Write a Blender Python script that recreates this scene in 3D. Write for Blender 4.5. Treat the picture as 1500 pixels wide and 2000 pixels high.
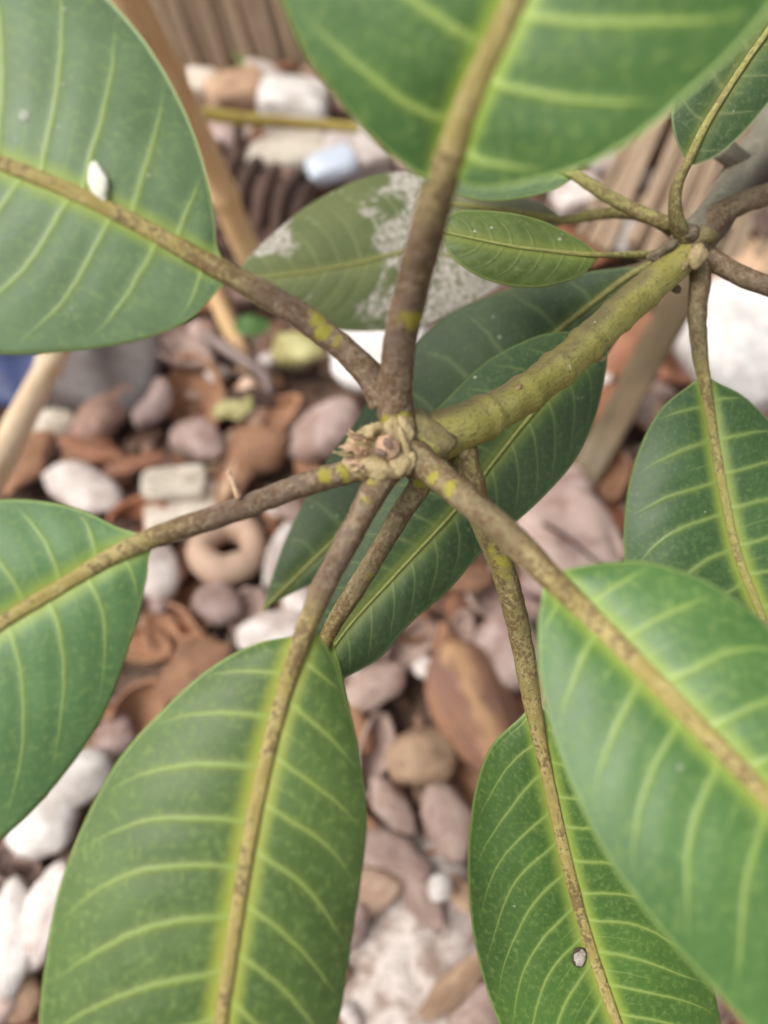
import bpy, bmesh, math, random
import numpy as np
from mathutils import Vector, Matrix, noise as mnoise

for o in list(bpy.data.objects):
    bpy.data.objects.remove(o)
SC = bpy.context.scene
COL = SC.collection
R = math.radians

# ------------------------------------------------------------------ camera, sky, sun, exposure
CAM_H = 0.54
PITCH = R(25)
FPX = 1455.0                      # focal length in pixels of a 1500 x 2000 picture
cam_data = bpy.data.cameras.new('camera')
cam = bpy.data.objects.new('camera', cam_data)
COL.objects.link(cam)
cam.location = (0, 0, CAM_H)
cam.rotation_euler = (PITCH, 0, 0)
cam_data.sensor_fit = 'VERTICAL'
cam_data.sensor_height = 36.0
cam_data.lens = 36.0 * FPX / 2000.0
cam_data.clip_start = 0.01
cam_data.clip_end = 100.0
cam_data.dof.use_dof = True
cam_data.dof.focus_distance = 0.226
cam_data.dof.aperture_fstop = 4.7
SC.camera = cam

world = bpy.data.worlds.new('World')
SC.world = world
world.use_nodes = True
wn = world.node_tree
bg = wn.nodes['Background']
sky = wn.nodes.new('ShaderNodeTexSky')
sky.sky_type = 'NISHITA'
sky.sun_disc = False
sky.sun_elevation = R(58)
sky.sun_rotation = R(-95)
sky.air_density = 1.0
sky.dust_density = 6.0
sky.ozone_density = 1.0
hs = wn.nodes.new('ShaderNodeHueSaturation')      # overcast: nearly white sky
hs.inputs['Saturation'].default_value = 0.12
wn.links.new(sky.outputs[0], hs.inputs['Color'])
wn.links.new(hs.outputs[0], bg.inputs['Color'])
bg.inputs['Strength'].default_value = 0.12

sun_data = bpy.data.lights.new('sun', 'SUN')
sun_data.energy = 1.5
sun_data.angle = R(35)
sun_data.color = (1.0, 0.93, 0.84)
sun = bpy.data.objects.new('sun', sun_data)
COL.objects.link(sun)
sun.location = (-1.2, -0.1, 2.0)
# rotation 0 of the sky is +Y; the lamp shines from the same azimuth and elevation
_az, _el = R(-95), R(58)
_dir = Vector((math.sin(_az) * math.cos(_el), math.cos(_az) * math.cos(_el), math.sin(_el)))
sun.rotation_euler = _dir.to_track_quat('Z', 'Y').to_euler()

SC.view_settings.view_transform = 'Standard'
SC.view_settings.look = 'None'
SC.view_settings.gamma = 1.0
SC.view_settings.use_curve_mapping = False
SC.view_settings.exposure = 0.5
SC.cycles.max_bounces = 5
SC.cycles.diffuse_bounces = 3
SC.cycles.glossy_bounces = 2
SC.cycles.transmission_bounces = 3
SC.cycles.caustics_reflective = False

# ------------------------------------------------------------------ helpers
CP = np.array([0, 0, CAM_H])
CX = np.array([1.0, 0, 0])
CY = np.array([0, math.cos(PITCH), math.sin(PITCH)])
CF = np.array([0, math.sin(PITCH), -math.cos(PITCH)])

def at(px, py, d):
    """point of the place seen at photo pixel (px, py), d metres along the viewing axis"""
    return CP + CF * d + CX * ((px - 750) / FPX * d) + CY * (-(py - 1000) / FPX * d)

def gd(px, py, z=0.0):
    """viewing depth of the level z at a pixel"""
    dz = CF[2] + CY[2] * (-(py - 1000) / FPX)
    return (z - CAM_H) / dz

def ground(px, py, z=0.0):
    return at(px, py, gd(px, py, z))

def project(P):
    q = np.asarray(P) - CP
    d = q @ CF
    return 750 + (q @ CX) / d * FPX, 1000 - (q @ CY) / d * FPX, d

def spline(pts, n, close=False):
    """Catmull-Rom (centripetal) through points, resampled evenly by length"""
    P = np.asarray(pts, float)
    P = np.vstack([2 * P[0] - P[1], P, 2 * P[-1] - P[-2]])
    out = []
    for i in range(1, len(P) - 2):
        p0, p1, p2, p3 = P[i - 1], P[i], P[i + 1], P[i + 2]
        t0 = 0.0
        t1 = t0 + max(np.linalg.norm(p1 - p0), 1e-9) ** .5
        t2 = t1 + max(np.linalg.norm(p2 - p1), 1e-9) ** .5
        t3 = t2 + max(np.linalg.norm(p3 - p2), 1e-9) ** .5
        for t in np.linspace(t1, t2, 24, endpoint=False):
            a1 = (t1 - t) / (t1 - t0) * p0 + (t - t0) / (t1 - t0) * p1
            a2 = (t2 - t) / (t2 - t1) * p1 + (t - t1) / (t2 - t1) * p2
            a3 = (t3 - t) / (t3 - t2) * p2 + (t - t2) / (t3 - t2) * p3
            b1 = (t2 - t) / (t2 - t0) * a1 + (t - t0) / (t2 - t0) * a2
            b2 = (t3 - t) / (t3 - t1) * a2 + (t - t1) / (t3 - t1) * a3
            out.append((t2 - t) / (t2 - t1) * b1 + (t - t1) / (t2 - t1) * b2)
    out.append(P[-2])
    out = np.array(out)
    L = np.r_[0, np.cumsum(np.linalg.norm(np.diff(out, axis=0), axis=1))]
    s = np.linspace(0, L[-1], n)
    return np.stack([np.interp(s, L, out[:, k]) for k in range(out.shape[1])], 1)

def arclen(P):
    return np.r_[0, np.cumsum(np.linalg.norm(np.diff(P, axis=0), axis=1))]

def mesh_obj(name, verts, faces, mat=None, parent=None, smooth=True, attrs=None):
    me = bpy.data.meshes.new(name)
    me.from_pydata([tuple(v) for v in verts], [], [tuple(f) for f in faces])
    if smooth:
        me.polygons.foreach_set('use_smooth', [True] * len(me.polygons))
    for k, a in (attrs or {}).items():
        a = np.asarray(a, np.float32)
        if a.ndim == 2:
            at_ = me.attributes.new(k, 'FLOAT_VECTOR', 'POINT')
            at_.data.foreach_set('vector', a.ravel())
        else:
            at_ = me.attributes.new(k, 'FLOAT', 'POINT')
            at_.data.foreach_set('value', a)
    me.update()
    o = bpy.data.objects.new(name, me)
    COL.objects.link(o)
    if mat:
        me.materials.append(mat)
    if parent:
        o.parent = parent
        o.location = -world_loc(parent)
    return o

def world_loc(o):
    v = o.location.copy()
    while o.parent:
        o = o.parent
        v = v + o.location
    return v

def tag(o, label=None, cat=None, group=None, kind=None):
    if label: o['label'] = label
    if cat: o['category'] = cat
    if group: o['group'] = group
    if kind: o['kind'] = kind
    return o

def empty(name, loc):
    o = bpy.data.objects.new(name, None)
    COL.objects.link(o)
    o.location = tuple(loc)
    o.empty_display_size = 0.02
    return o

def fnoise(p, f=1.0, seed=0.0):
    return mnoise.noise(Vector((p[0] * f + seed, p[1] * f - seed * .7, p[2] * f + seed * 1.3)))

# ------------------------------------------------------------------ material helpers
def srgb(r, g, b):
    f = lambda c: (c / 255 / 12.92) if c / 255 <= 0.04045 else ((c / 255 + 0.055) / 1.055) ** 2.4
    return (f(r), f(g), f(b), 1)

class NT:
    def __init__(self, name):
        self.mat = bpy.data.materials.new(name)
        self.mat.use_nodes = True
        self.t = self.mat.node_tree
        self.b = self.t.nodes['Principled BSDF']
        self.out = self.t.nodes['Material Output']
    def n(self, typ, **kw):
        nd = self.t.nodes.new('ShaderNode' + typ)
        for k, v in kw.items():
            setattr(nd, k, v)
        return nd
    def link(self, a, b):
        self.t.links.new(a, b)
    def put(self, sock, v):
        if hasattr(v, 'is_linked') or isinstance(v, bpy.types.NodeSocket):
            self.link(v, sock)
        else:
            sock.default_value = v
    def math(self, op, a, b=0.0, clamp=False):
        nd = self.n('Math', operation=op, use_clamp=clamp)
        self.put(nd.inputs[0], a); self.put(nd.inputs[1], b)
        return nd.outputs[0]
    def mapr(self, v, a, b, c=0.0, d=1.0, smooth=True):
        nd = self.n('MapRange', interpolation_type='SMOOTHSTEP' if smooth else 'LINEAR')
        self.put(nd.inputs[0], v)
        for i, x in enumerate((a, b, c, d)):
            self.put(nd.inputs[1 + i], x)
        return nd.outputs[0]
    def mix(self, f, a, b, mode='MIX'):
        nd = self.n('Mix', data_type='RGBA', blend_type=mode)
        self.put(nd.inputs[0], f); self.put(nd.inputs[6], a); self.put(nd.inputs[7], b)
        return nd.outputs[2]
    def attr(self, name, vec=False):
        nd = self.n('Attribute', attribute_name=name)
        return nd.outputs['Vector' if vec else 'Fac']
    def scale(self, v, s):
        nd = self.n('Mapping')
        self.link(v, nd.inputs['Vector'])
        nd.inputs['Scale'].default_value = s if isinstance(s, tuple) else (s, s, s)
        return nd.outputs[0]
    def noise(self, v, sc, det=4.0, rough=0.55, dist=0.0):
        nd = self.n('TexNoise')
        self.link(v, nd.inputs['Vector'])
        nd.inputs['Scale'].default_value = sc
        nd.inputs['Detail'].default_value = det
        nd.inputs['Roughness'].default_value = rough
        nd.inputs['Distortion'].default_value = dist
        return nd.outputs['Fac']
    def voro(self, v, sc, feature='F1', out='Distance', rnd=1.0):
        nd = self.n('TexVoronoi', feature=feature)
        self.link(v, nd.inputs['Vector'])
        nd.inputs['Scale'].default_value = sc
        nd.inputs['Randomness'].default_value = rnd
        return nd.outputs[out]
    def bump(self, h, strength=0.3, dist=0.001, normal=None):
        nd = self.n('Bump')
        nd.inputs['Strength'].default_value = strength
        nd.inputs['Distance'].default_value = dist
        self.link(h, nd.inputs['Height'])
        if normal is not None:
            self.link(normal, nd.inputs['Normal'])
        return nd.outputs[0]
    def coord(self, which='Object'):
        return self.n('TexCoord').outputs[which]
    def rnd(self):
        return self.n('ObjectInfo').outputs['Random']

def stone_mat(name, base, second, speck=None, rough=0.6, scale=28.0, spec=0.35):
    m = NT(name)
    oc = m.coord('Object')
    ad = m.n('VectorMath', operation='ADD')
    m.link(oc, ad.inputs[0])
    cmb = m.n('CombineXYZ')
    r100 = m.math('MULTIPLY', m.rnd(), 37.0)
    m.link(r100, cmb.inputs[0]); m.link(r100, cmb.inputs[2])
    m.link(cmb.outputs[0], ad.inputs[1])
    v = ad.outputs[0]
    n1 = m.noise(v, 1.1, 5, .6, .4)
    n2 = m.noise(v, 6.5, 5, .65)
    f = m.mapr(n1, .36, .66)
    c = m.mix(f, base, m.mix(.35, second, srgb(120, 92, 78)) if speck else second)
    val = m.mapr(n2, .25, .75, .62, 1.25, False)
    c = m.mix(1.0, c, val, 'MULTIPLY')
    rv = m.mapr(m.rnd(), 0, 1, .72, 1.22, False)
    c = m.mix(1.0, c, rv, 'MULTIPLY')
    if speck:
        sp = m.mapr(m.noise(v, 14, 3, .5), .60, .70)
        c = m.mix(m.math('MULTIPLY', sp, .6), c, speck)
    m.link(c, m.b.inputs['Base Color'])
    m.b.inputs['Roughness'].default_value = rough
    m.b.inputs['Specular IOR Level'].default_value = spec
    m.link(m.bump(m.math('ADD', n2, m.math('MULTIPLY', m.noise(v, 22, 2), .5)), .35, .003), m.b.inputs['Normal'])
    return m.mat

def fibre_mat(name, base, second, dark, axis=0, freq=26.0, rough=0.7, stripe=None, along=1.2):
    """woody or fibrous surface, grain along one object axis"""
    m = NT(name)
    oc = m.coord('Object')
    ad = m.n('VectorMath', operation='ADD')
    m.link(oc, ad.inputs[0])
    cmb = m.n('CombineXYZ')
    rr = m.math('MULTIPLY', m.rnd(), 51.0)
    for k in range(3): m.link(rr, cmb.inputs[k])
    m.link(cmb.outputs[0], ad.inputs[1])
    s = [freq, freq, freq]; s[axis] = along
    g = m.noise(m.scale(ad.outputs[0], tuple(s)), 1.0, 6, .65, .3)
    n1 = m.noise(ad.outputs[0], freq * .12, 4, .6)
    c = m.mix(m.mapr(n1, .35, .65), base, second)
    c = m.mix(m.mapr(g, .5, .28), c, dark)
    if stripe:
        sep = m.n('SeparateXYZ'); m.link(oc, sep.inputs[0])
        ay = m.math('ABSOLUTE', m.math('ADD', sep.outputs[1], m.math('MULTIPLY', m.math('SUBTRACT', n1, .5), 1.6)))
        c = m.mix(m.math('MULTIPLY', m.mapr(ay, .36, .04), .7), c, stripe)
    rv = m.mapr(m.rnd(), 0, 1, .75, 1.2, False)
    c = m.mix(1.0, c, rv, 'MULTIPLY')
    m.link(c, m.b.inputs['Base Color'])
    m.b.inputs['Roughness'].default_value = rough
    m.b.inputs['Specular IOR Level'].default_value = .3
    m.link(m.bump(g, .6, .002), m.b.inputs['Normal'])
    return m.mat

# ------------------------------------------------------------------ stones and husks
M = {}
M['pink'] = stone_mat('pebble_pink_grey', srgb(196, 172, 165), srgb(172, 142, 132), srgb(150, 120, 110))
M['pale'] = stone_mat('pebble_pale', srgb(222, 212, 206), srgb(205, 190, 183), srgb(180, 165, 155))
M['white'] = stone_mat('pebble_white', srgb(236, 230, 224), srgb(220, 212, 205), srgb(200, 190, 178), rough=.55)
M['bright'] = stone_mat('rock_bright_white', srgb(250, 247, 244), srgb(244, 240, 236), srgb(232, 226, 220), rough=.5)
M['cream'] = stone_mat('stone_cream', srgb(222, 212, 196), srgb(200, 188, 170), srgb(170, 155, 130))
M['grey'] = stone_mat('stone_grey', srgb(120, 114, 112), srgb(98, 94, 96), srgb(140, 130, 125), rough=.65)
M['brown'] = stone_mat('pebble_brown', srgb(150, 112, 88), srgb(124, 94, 78), srgb(84, 62, 50), rough=.6)
M['rust'] = stone_mat('pebble_rust', srgb(164, 112, 84), srgb(140, 94, 70), srgb(108, 72, 56), rough=.6)
M['redbrown'] = stone_mat('pebble_red_brown', srgb(172, 140, 126), srgb(146, 112, 98), srgb(116, 86, 74), rough=.6)
M['tan'] = stone_mat('pebble_tan', srgb(196, 164, 134), srgb(170, 136, 108), srgb(130, 98, 75))
M['dark'] = stone_mat('pebble_dark', srgb(92, 74, 66), srgb(72, 60, 56), srgb(50, 42, 38))
M['lime'] = stone_mat('fruit_lime', srgb(190, 186, 132), srgb(166, 160, 92), srgb(140, 126, 84), rough=.45)
M['husk'] = fibre_mat('husk_brown', srgb(166, 124, 94), srgb(138, 102, 80), srgb(84, 60, 48), 0, 9.0, .7, None, .8)
M['husk_stripe'] = fibre_mat('husk_orange_striped', srgb(168, 122, 92), srgb(146, 110, 94), srgb(98, 70, 58), 0, 8.0, .65, srgb(222, 178, 132), .7)
M['husk_pink'] = fibre_mat('husk_pink_grey', srgb(172, 150, 140), srgb(146, 122, 112), srgb(96, 76, 68), 0, 8.0, .7, None, .8)
M['husk_rust'] = fibre_mat('husk_rust', srgb(168, 112, 82), srgb(142, 94, 70), srgb(92, 60, 46), 0, 8.0, .7, None, .8)
M['husk_dark'] = fibre_mat('husk_dark_brown', srgb(92, 72, 62), srgb(74, 56, 48), srgb(46, 36, 32), 0, 10.0, .8, None, .8)
M['shell'] = fibre_mat('shell_tan', srgb(206, 178, 156), srgb(184, 150, 128), srgb(140, 108, 90), 2, 5.0, .6, None, 2.0)
M['board'] = fibre_mat('weathered_board', srgb(196, 174, 148), srgb(170, 146, 120), srgb(104, 86, 70), 0, 22.0, .8, None, .7)
M['board_pale'] = fibre_mat('pale_board', srgb(196, 172, 146), srgb(170, 144, 118), srgb(110, 90, 72), 0, 22.0, .8, None, .7)
M['cane'] = fibre_mat('cane_tan', srgb(206, 168, 116), srgb(190, 150, 104), srgb(150, 112, 78), 2, 14.0, .5, None, .6)
M['cane_pale'] = fibre_mat('cane_pale', srgb(228, 204, 172), srgb(214, 186, 150), srgb(176, 146, 112), 2, 14.0, .5, None, .6)
M['stake'] = fibre_mat('stake_grey_brown', srgb(128, 112, 88), srgb(110, 96, 74), srgb(84, 72, 56), 2, 14.0, .75, None, .6)
M['yellow_twig'] = fibre_mat('twig_yellow', srgb(190, 176, 92), srgb(170, 150, 84), srgb(130, 108, 70), 2, 14.0, .55, None, .6)
M['blue'] = stone_mat('blue_plastic', srgb(40, 58, 110), srgb(28, 40, 80), None, rough=.4, spec=.5)
M['blade_green'] = stone_mat('grass_green', srgb(120, 150, 66), srgb(96, 140, 60), None, rough=.5)
M['green'] = stone_mat('fresh_leaf_green', srgb(96, 128, 70), srgb(80, 112, 60), None, rough=.45)
M['skyblue'] = stone_mat('pale_blue_plastic', srgb(214, 222, 234), srgb(196, 206, 224), None, rough=.35, spec=.5)

def ico(sub):
    bm = bmesh.new()
    bmesh.ops.create_icosphere(bm, subdivisions=sub, radius=1.0)
    v = np.array([x.co[:] for x in bm.verts]); f = [[y.index for y in x.verts] for x in bm.faces]
    bm.free()
    return v, f
IV3, IF3 = ico(3)
IV2, IF2 = ico(2)

def pebble_mesh(seed, pw=2.3, rough=.13, sub=3):
    V, F = (IV3, IF3) if sub == 3 else (IV2, IF2)
    out = []
    for v in V:
        q = np.sign(v) * np.abs(v) ** (2 / pw)
        q = q / max(1e-6, (np.sum(np.abs(q) ** pw)) ** (1 / pw))
        k = 1 + rough * 2.0 * fnoise(v, .9, seed * 3.1) + rough * .9 * abs(fnoise(v, 1.7, seed * 5.7)) + rough * .35 * fnoise(v, 4.5, seed * 2.7)
        out.append(q * k)
    me = bpy.data.meshes.new('pebble')
    me.from_pydata([tuple(a) for a in out], [], F)
    me.polygons.foreach_set('use_smooth', [True] * len(me.polygons))
    me.materials.append(None)
    return me

def husk_mesh(seed):
    """flattened pointed seed husk with a keel and furrows along x"""
    nu, nv = 30, 28
    verts, faces = [], []
    for i in range(nu):
        u = i / (nu - 1)
        x = -1 + 2 * u
        prof = (max(0, 1 - abs(x) ** 2.2)) ** .62 * (1 - .18 * x) + .015
        for j in range(nv):
            a = 2 * math.pi * j / nv
            y = math.cos(a) * prof
            z = math.sin(a) * prof
            k = 1 + .05 * math.cos(7 * a + seed) + .12 * fnoise((x * 1.5, y, z), 1.2, seed * 2.3)
            keel = .22 * math.exp(-((a - math.pi / 2) / .28) ** 2) * prof
            verts.append((x + .05 * fnoise((x, y, z), 2, seed), y * k + .10 * math.sin(x * 2 + seed), z * k + keel))
    for i in range(nu - 1):
        for j in range(nv):
            faces.append((i * nv + j, i * nv + (j + 1) % nv, (i + 1) * nv + (j + 1) % nv, (i + 1) * nv + j))
    faces.append(tuple(range(nv))[::-1]); faces.append(tuple((nu - 1) * nv + j for j in range(nv)))
    me = bpy.data.meshes.new('husk')
    me.from_pydata(verts, [], faces)
    me.polygons.foreach_set('use_smooth', [True] * len(me.polygons))
    me.materials.append(None)
    return me

def chip_mesh(seed):
    """curved shard of dry shell: a bent, thick, uneven sheet"""
    n, mth = 16, 10
    top, bot = [], []
    for i in range(n):
        for j in range(mth):
            u = -1 + 2 * i / (n - 1); v = -1 + 2 * j / (mth - 1)
            w = (1 - .6 * abs(u) ** 2.0) * (1 + .16 * math.sin(3 * u + seed) + .10 * math.sin(9 * u + seed * 2))
            x = u * (1 + .06 * math.sin(5 * v + seed)); y = v * w
            z = .55 * (1 - .8 * v * v) - .15 * u * u + .22 * fnoise((u * 2, v * 2, seed), 1)
            top.append((x, y, z)); bot.append((x * .97, y * .95, z - .22))
    verts = top + bot
    N = n * mth
    faces = []
    for i in range(n - 1):
        for j in range(mth - 1):
            a, b, c, d = i * mth + j, (i + 1) * mth + j, (i + 1) * mth + j + 1, i * mth + j + 1
            faces.append((a, b, c, d)); faces.append((N + d, N + c, N + b, N + a))
    rim = [i * mth for i in range(n)] + [(n - 1) * mth + j for j in range(1, mth)] + [i * mth + mth - 1 for i in range(n - 2, -1, -1)] + [j for j in range(mth - 2, 0, -1)]
    for k in range(len(rim)):
        a, b = rim[k], rim[(k + 1) % len(rim)]
        faces.append((b, a, N + a, N + b))
    me = bpy.data.meshes.new('shard')
    me.from_pydata(verts, [], faces)
    me.polygons.foreach_set('use_smooth', [True] * len(me.polygons))
    me.materials.append(None)
    return me

def bowl_mesh(seed):
    """broken half of a dry pod: a thin hollow shell with a ragged rim, opening downwards"""
    nu, nr = 26, 8
    vs, fs = [], []
    for lay_, k0 in ((0, 1.0), (1, .84)):
        for i in range(nr + 1):
            for j in range(nu):
                a = 2 * math.pi * j / nu
                tm = R(88) + R(34) * fnoise((math.cos(a), math.sin(a), seed), 1.1, seed) + R(9) * fnoise((math.cos(a), math.sin(a), seed), 4.2, seed)
                th = tm * i / nr
                d = np.array((math.sin(th) * math.cos(a), math.sin(th) * math.sin(a), math.cos(th)))
                k = k0 * (1 + .20 * fnoise(d, 1.0, seed * 2.2) + .05 * fnoise(d, 3.6, seed))
                pt = 1 + .22 * abs(math.cos(a)) ** 6 * math.sin(th)
                vs.append((d[0] * k * pt, d[1] * k, d[2] * k * .9))
    n0 = (nr + 1) * nu
    for i in range(nr):
        for j in range(nu):
            q = (i * nu + j, (i + 1) * nu + j, (i + 1) * nu + (j + 1) % nu, i * nu + (j + 1) % nu)
            fs.append(q); fs.append(tuple(n0 + k for k in q[::-1]))
    for j in range(nu):
        a, b = nr * nu + j, nr * nu + (j + 1) % nu
        fs.append((a, n0 + a, n0 + b, b))
    me = bpy.data.meshes.new('broken_husk')
    me.from_pydata(vs, [], fs)
    me.polygons.foreach_set('use_smooth', [True] * len(me.polygons))
    me.materials.append(None)
    return me
BOWL = [bowl_mesh(i * 1.9 + .7) for i in range(7)]
PEB = [pebble_mesh(i + 1, random.Random(i).choice((2.0, 2.3, 2.7)), .16) for i in range(14)]
BLOCK = [pebble_mesh(i + 40, 5.0, .12) for i in range(4)]
HUSK = [husk_mesh(i * 1.7 + .3) for i in range(5)]
CHIP = [chip_mesh(i * 2.1 + .5) for i in range(5)]
rng = random.Random(11)

def lay(name, me, px, py, lx, ly, ang, mat, hz=.55, lift=0.0, tilt=8, label=None, cat=None, group=None, seed=None, flip=None):
    """lay a unit-size mesh on the ground so that it is about lx by ly photo pixels large"""
    r = random.Random(seed if seed is not None else int(px * 7 + py * 13))
    z = 0.012 + lift
    d = gd(px, py, z)
    k = d / FPX / 2
    p = at(px, py, d)
    o = bpy.data.objects.new(name, me)
    COL.objects.link(o)
    h = hz * min(lx, ly) * k
    o.scale = (lx * k, ly * k * 1.06, h)
    o.location = (p[0], p[1], z)
    o.rotation_euler = (R(r.uniform(-tilt, tilt)), R(r.uniform(-tilt, tilt)), R(ang))
    if flip is not None:
        o.rotation_euler = (R(flip), R(r.uniform(-25, 25)), R(ang))
        o.scale = (o.scale[0], o.scale[1], max(h * 1.25, .55 * min(lx, ly) * k))
    o.material_slots[0].link = 'OBJECT'
    o.material_slots[0].material = M[mat]
    if label: tag(o, label, cat, group)
    return o

# ------------------------------------------------------------------ ground
def ground_mat():
    m = NT('soil')
    v = m.coord('Object')
    n1 = m.noise(v, 9, 6, .6); n2 = m.noise(v, 70, 6, .65); n3 = m.noise(v, 320, 4, .6)
    c = m.mix(m.mapr(n1, .35, .65), srgb(98, 76, 62), srgb(132, 108, 92))
    c = m.mix(m.mapr(n2, .48, .66), c, srgb(62, 48, 40))
    c = m.mix(m.math('MULTIPLY', m.mapr(n3, .6, .75), .5), c, srgb(180, 160, 145))
    m.link(c, m.b.inputs['Base Color'])
    m.b.inputs['Roughness'].default_value = .9
    m.link(m.bump(m.math('ADD', n2, m.math('MULTIPLY', n3, .4)), .8, .006), m.b.inputs['Normal'])
    return m.mat
def sheet(name, x0, x1, y0, y1, nx, ny, zf, mat):
    vs, fs = [], []
    for j in range(ny + 1):
        for i in range(nx + 1):
            x = x0 + (x1 - x0) * i / nx; y = y0 + (y1 - y0) * j / ny
            vs.append((x, y, zf(x, y)))
    for j in range(ny):
        for i in range(nx):
            a = j * (nx + 1) + i
            fs.append((a, a + 1, a + nx + 2, a + nx + 1))
    return mesh_obj(name, vs, fs, mat)
g = sheet('ground', -6, 6, -5, 9, 160, 180, lambda x, y: .006 * fnoise((x, y, 0), 9) - .004, ground_mat())
tag(g, kind='structure')

# small loose grit and shell crumbs between the pebbles: nobody could count it
def grit():
    r = random.Random(3)
    V = []; F = []; n = 0
    for k in range(5200):
        x = r.uniform(-.62, .68); y = r.uniform(-.16, 1.0)
        s = r.uniform(.003, .0095) * (1 + .4 * (y > .6))
        q = [Vector((r.gauss(0, 1), r.gauss(0, 1), r.gauss(0, 1))).to_3x3() if False else None]
        ax = Matrix.Rotation(r.uniform(0, 6.3), 3, 'Z') @ Matrix.Rotation(r.uniform(-.6, .6), 3, 'X')
        sx, sy, sz = s * r.uniform(.8, 1.9), s * r.uniform(.6, 1.1), s * r.uniform(.35, .7)
        base = [(1, 0, 0), (-1, 0, 0), (0, 1, 0), (0, -1, 0), (0, 0, 1), (0, 0, -1), (.7, .7, .5), (-.7, .6, .5), (.6, -.7, .5), (-.7, -.7, .4)]
        bm = [ax @ Vector((a * sx * r.uniform(.8, 1.1), b * sy * r.uniform(.8, 1.1), c * sz)) + Vector((x, y, s * .35 + .006 * fnoise((x, y, 0), 9))) for a, b, c in base]
        V += [tuple(v) for v in bm]
        for f in ((4, 6, 7), (4, 7, 9), (4, 9, 8), (4, 8, 6), (6, 0, 2), (6, 2, 7), (7, 2, 1), (7, 1, 9), (9, 1, 3), (9, 3, 8), (8, 3, 0), (8, 0, 6)):
            F.append(tuple(n + i for i in f))
        n += 10
    m = NT('grit')
    v = m.coord('Object')
    cell = m.n('NewGeometry').outputs['Random Per Island']
    cr = m.n('ValToRGB')
    m.link(cell, cr.inputs[0])
    els = cr.color_ramp.elements
    els[0].color = srgb(96, 66, 50); els[1].color = srgb(190, 172, 160)
    for p, c in ((.25, srgb(142, 96, 70)), (.5, srgb(120, 92, 76)), (.75, srgb(168, 132, 112))):
        e = els.new(p); e.color = c
    c = m.mix(1.0, cr.outputs[0], m.mapr(m.noise(v, 160, 4), .2, .8, .7, 1.2, False), 'MULTIPLY')
    m.link(c, m.b.inputs['Base Color']); m.b.inputs['Roughness'].default_value = .8
    o = mesh_obj('grit', V, F, m.mat, smooth=False)
    tag(o, 'loose brown grit and shell crumbs filling the gaps between pebbles', 'grit', kind='stuff')
grit()

# pale sandy patch with random paler mottling below the leaves
def sand_patch():
    c0 = ground(800, 1880)
    vs, fs = [], []
    n, mr = 40, 14
    for i in range(mr + 1):
        for j in range(n):
            a = 2 * math.pi * j / n
            rr = i / mr
            rad = rr * (1 + .22 * fnoise((math.cos(a), math.sin(a), 0), 1.6, 4.0))
            x = c0[0] + math.cos(a) * rad * .055; y = c0[1] + math.sin(a) * rad * .075
            z = .004 + .012 * (1 - rr ** 2) + .006 * fnoise((x, y, 0), 70, 2) * (1 - rr)
            vs.append((x, y, z if i < mr else -.004))
    for i in range(mr):
        for j in range(n):
            fs.append((i * n + j, i * n + (j + 1) % n, (i + 1) * n + (j + 1) % n, (i + 1) * n + j)[::-1])
    m = NT('pale_sand')
    v = m.coord('Object')
    n1 = m.noise(v, 55, 5, .6); n2 = m.noise(v, 400, 3, .6)
    c = m.mix(m.mapr(n1, .38, .6), srgb(150, 130, 118), srgb(204, 192, 184))
    m.link(m.mix(m.mapr(n2, .55, .7), c, srgb(120, 104, 92)), m.b.inputs['Base Color'])
    m.b.inputs['Roughness'].default_value = .6
    m.link(m.bump(m.math('ADD', n1, n2), .6, .004), m.b.inputs['Normal'])
    o = mesh_obj('sand', vs, fs, m.mat)
    tag(o, 'pale grey sand heap between the two hanging leaves', 'sand', kind='stuff')
sand_patch()

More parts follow.
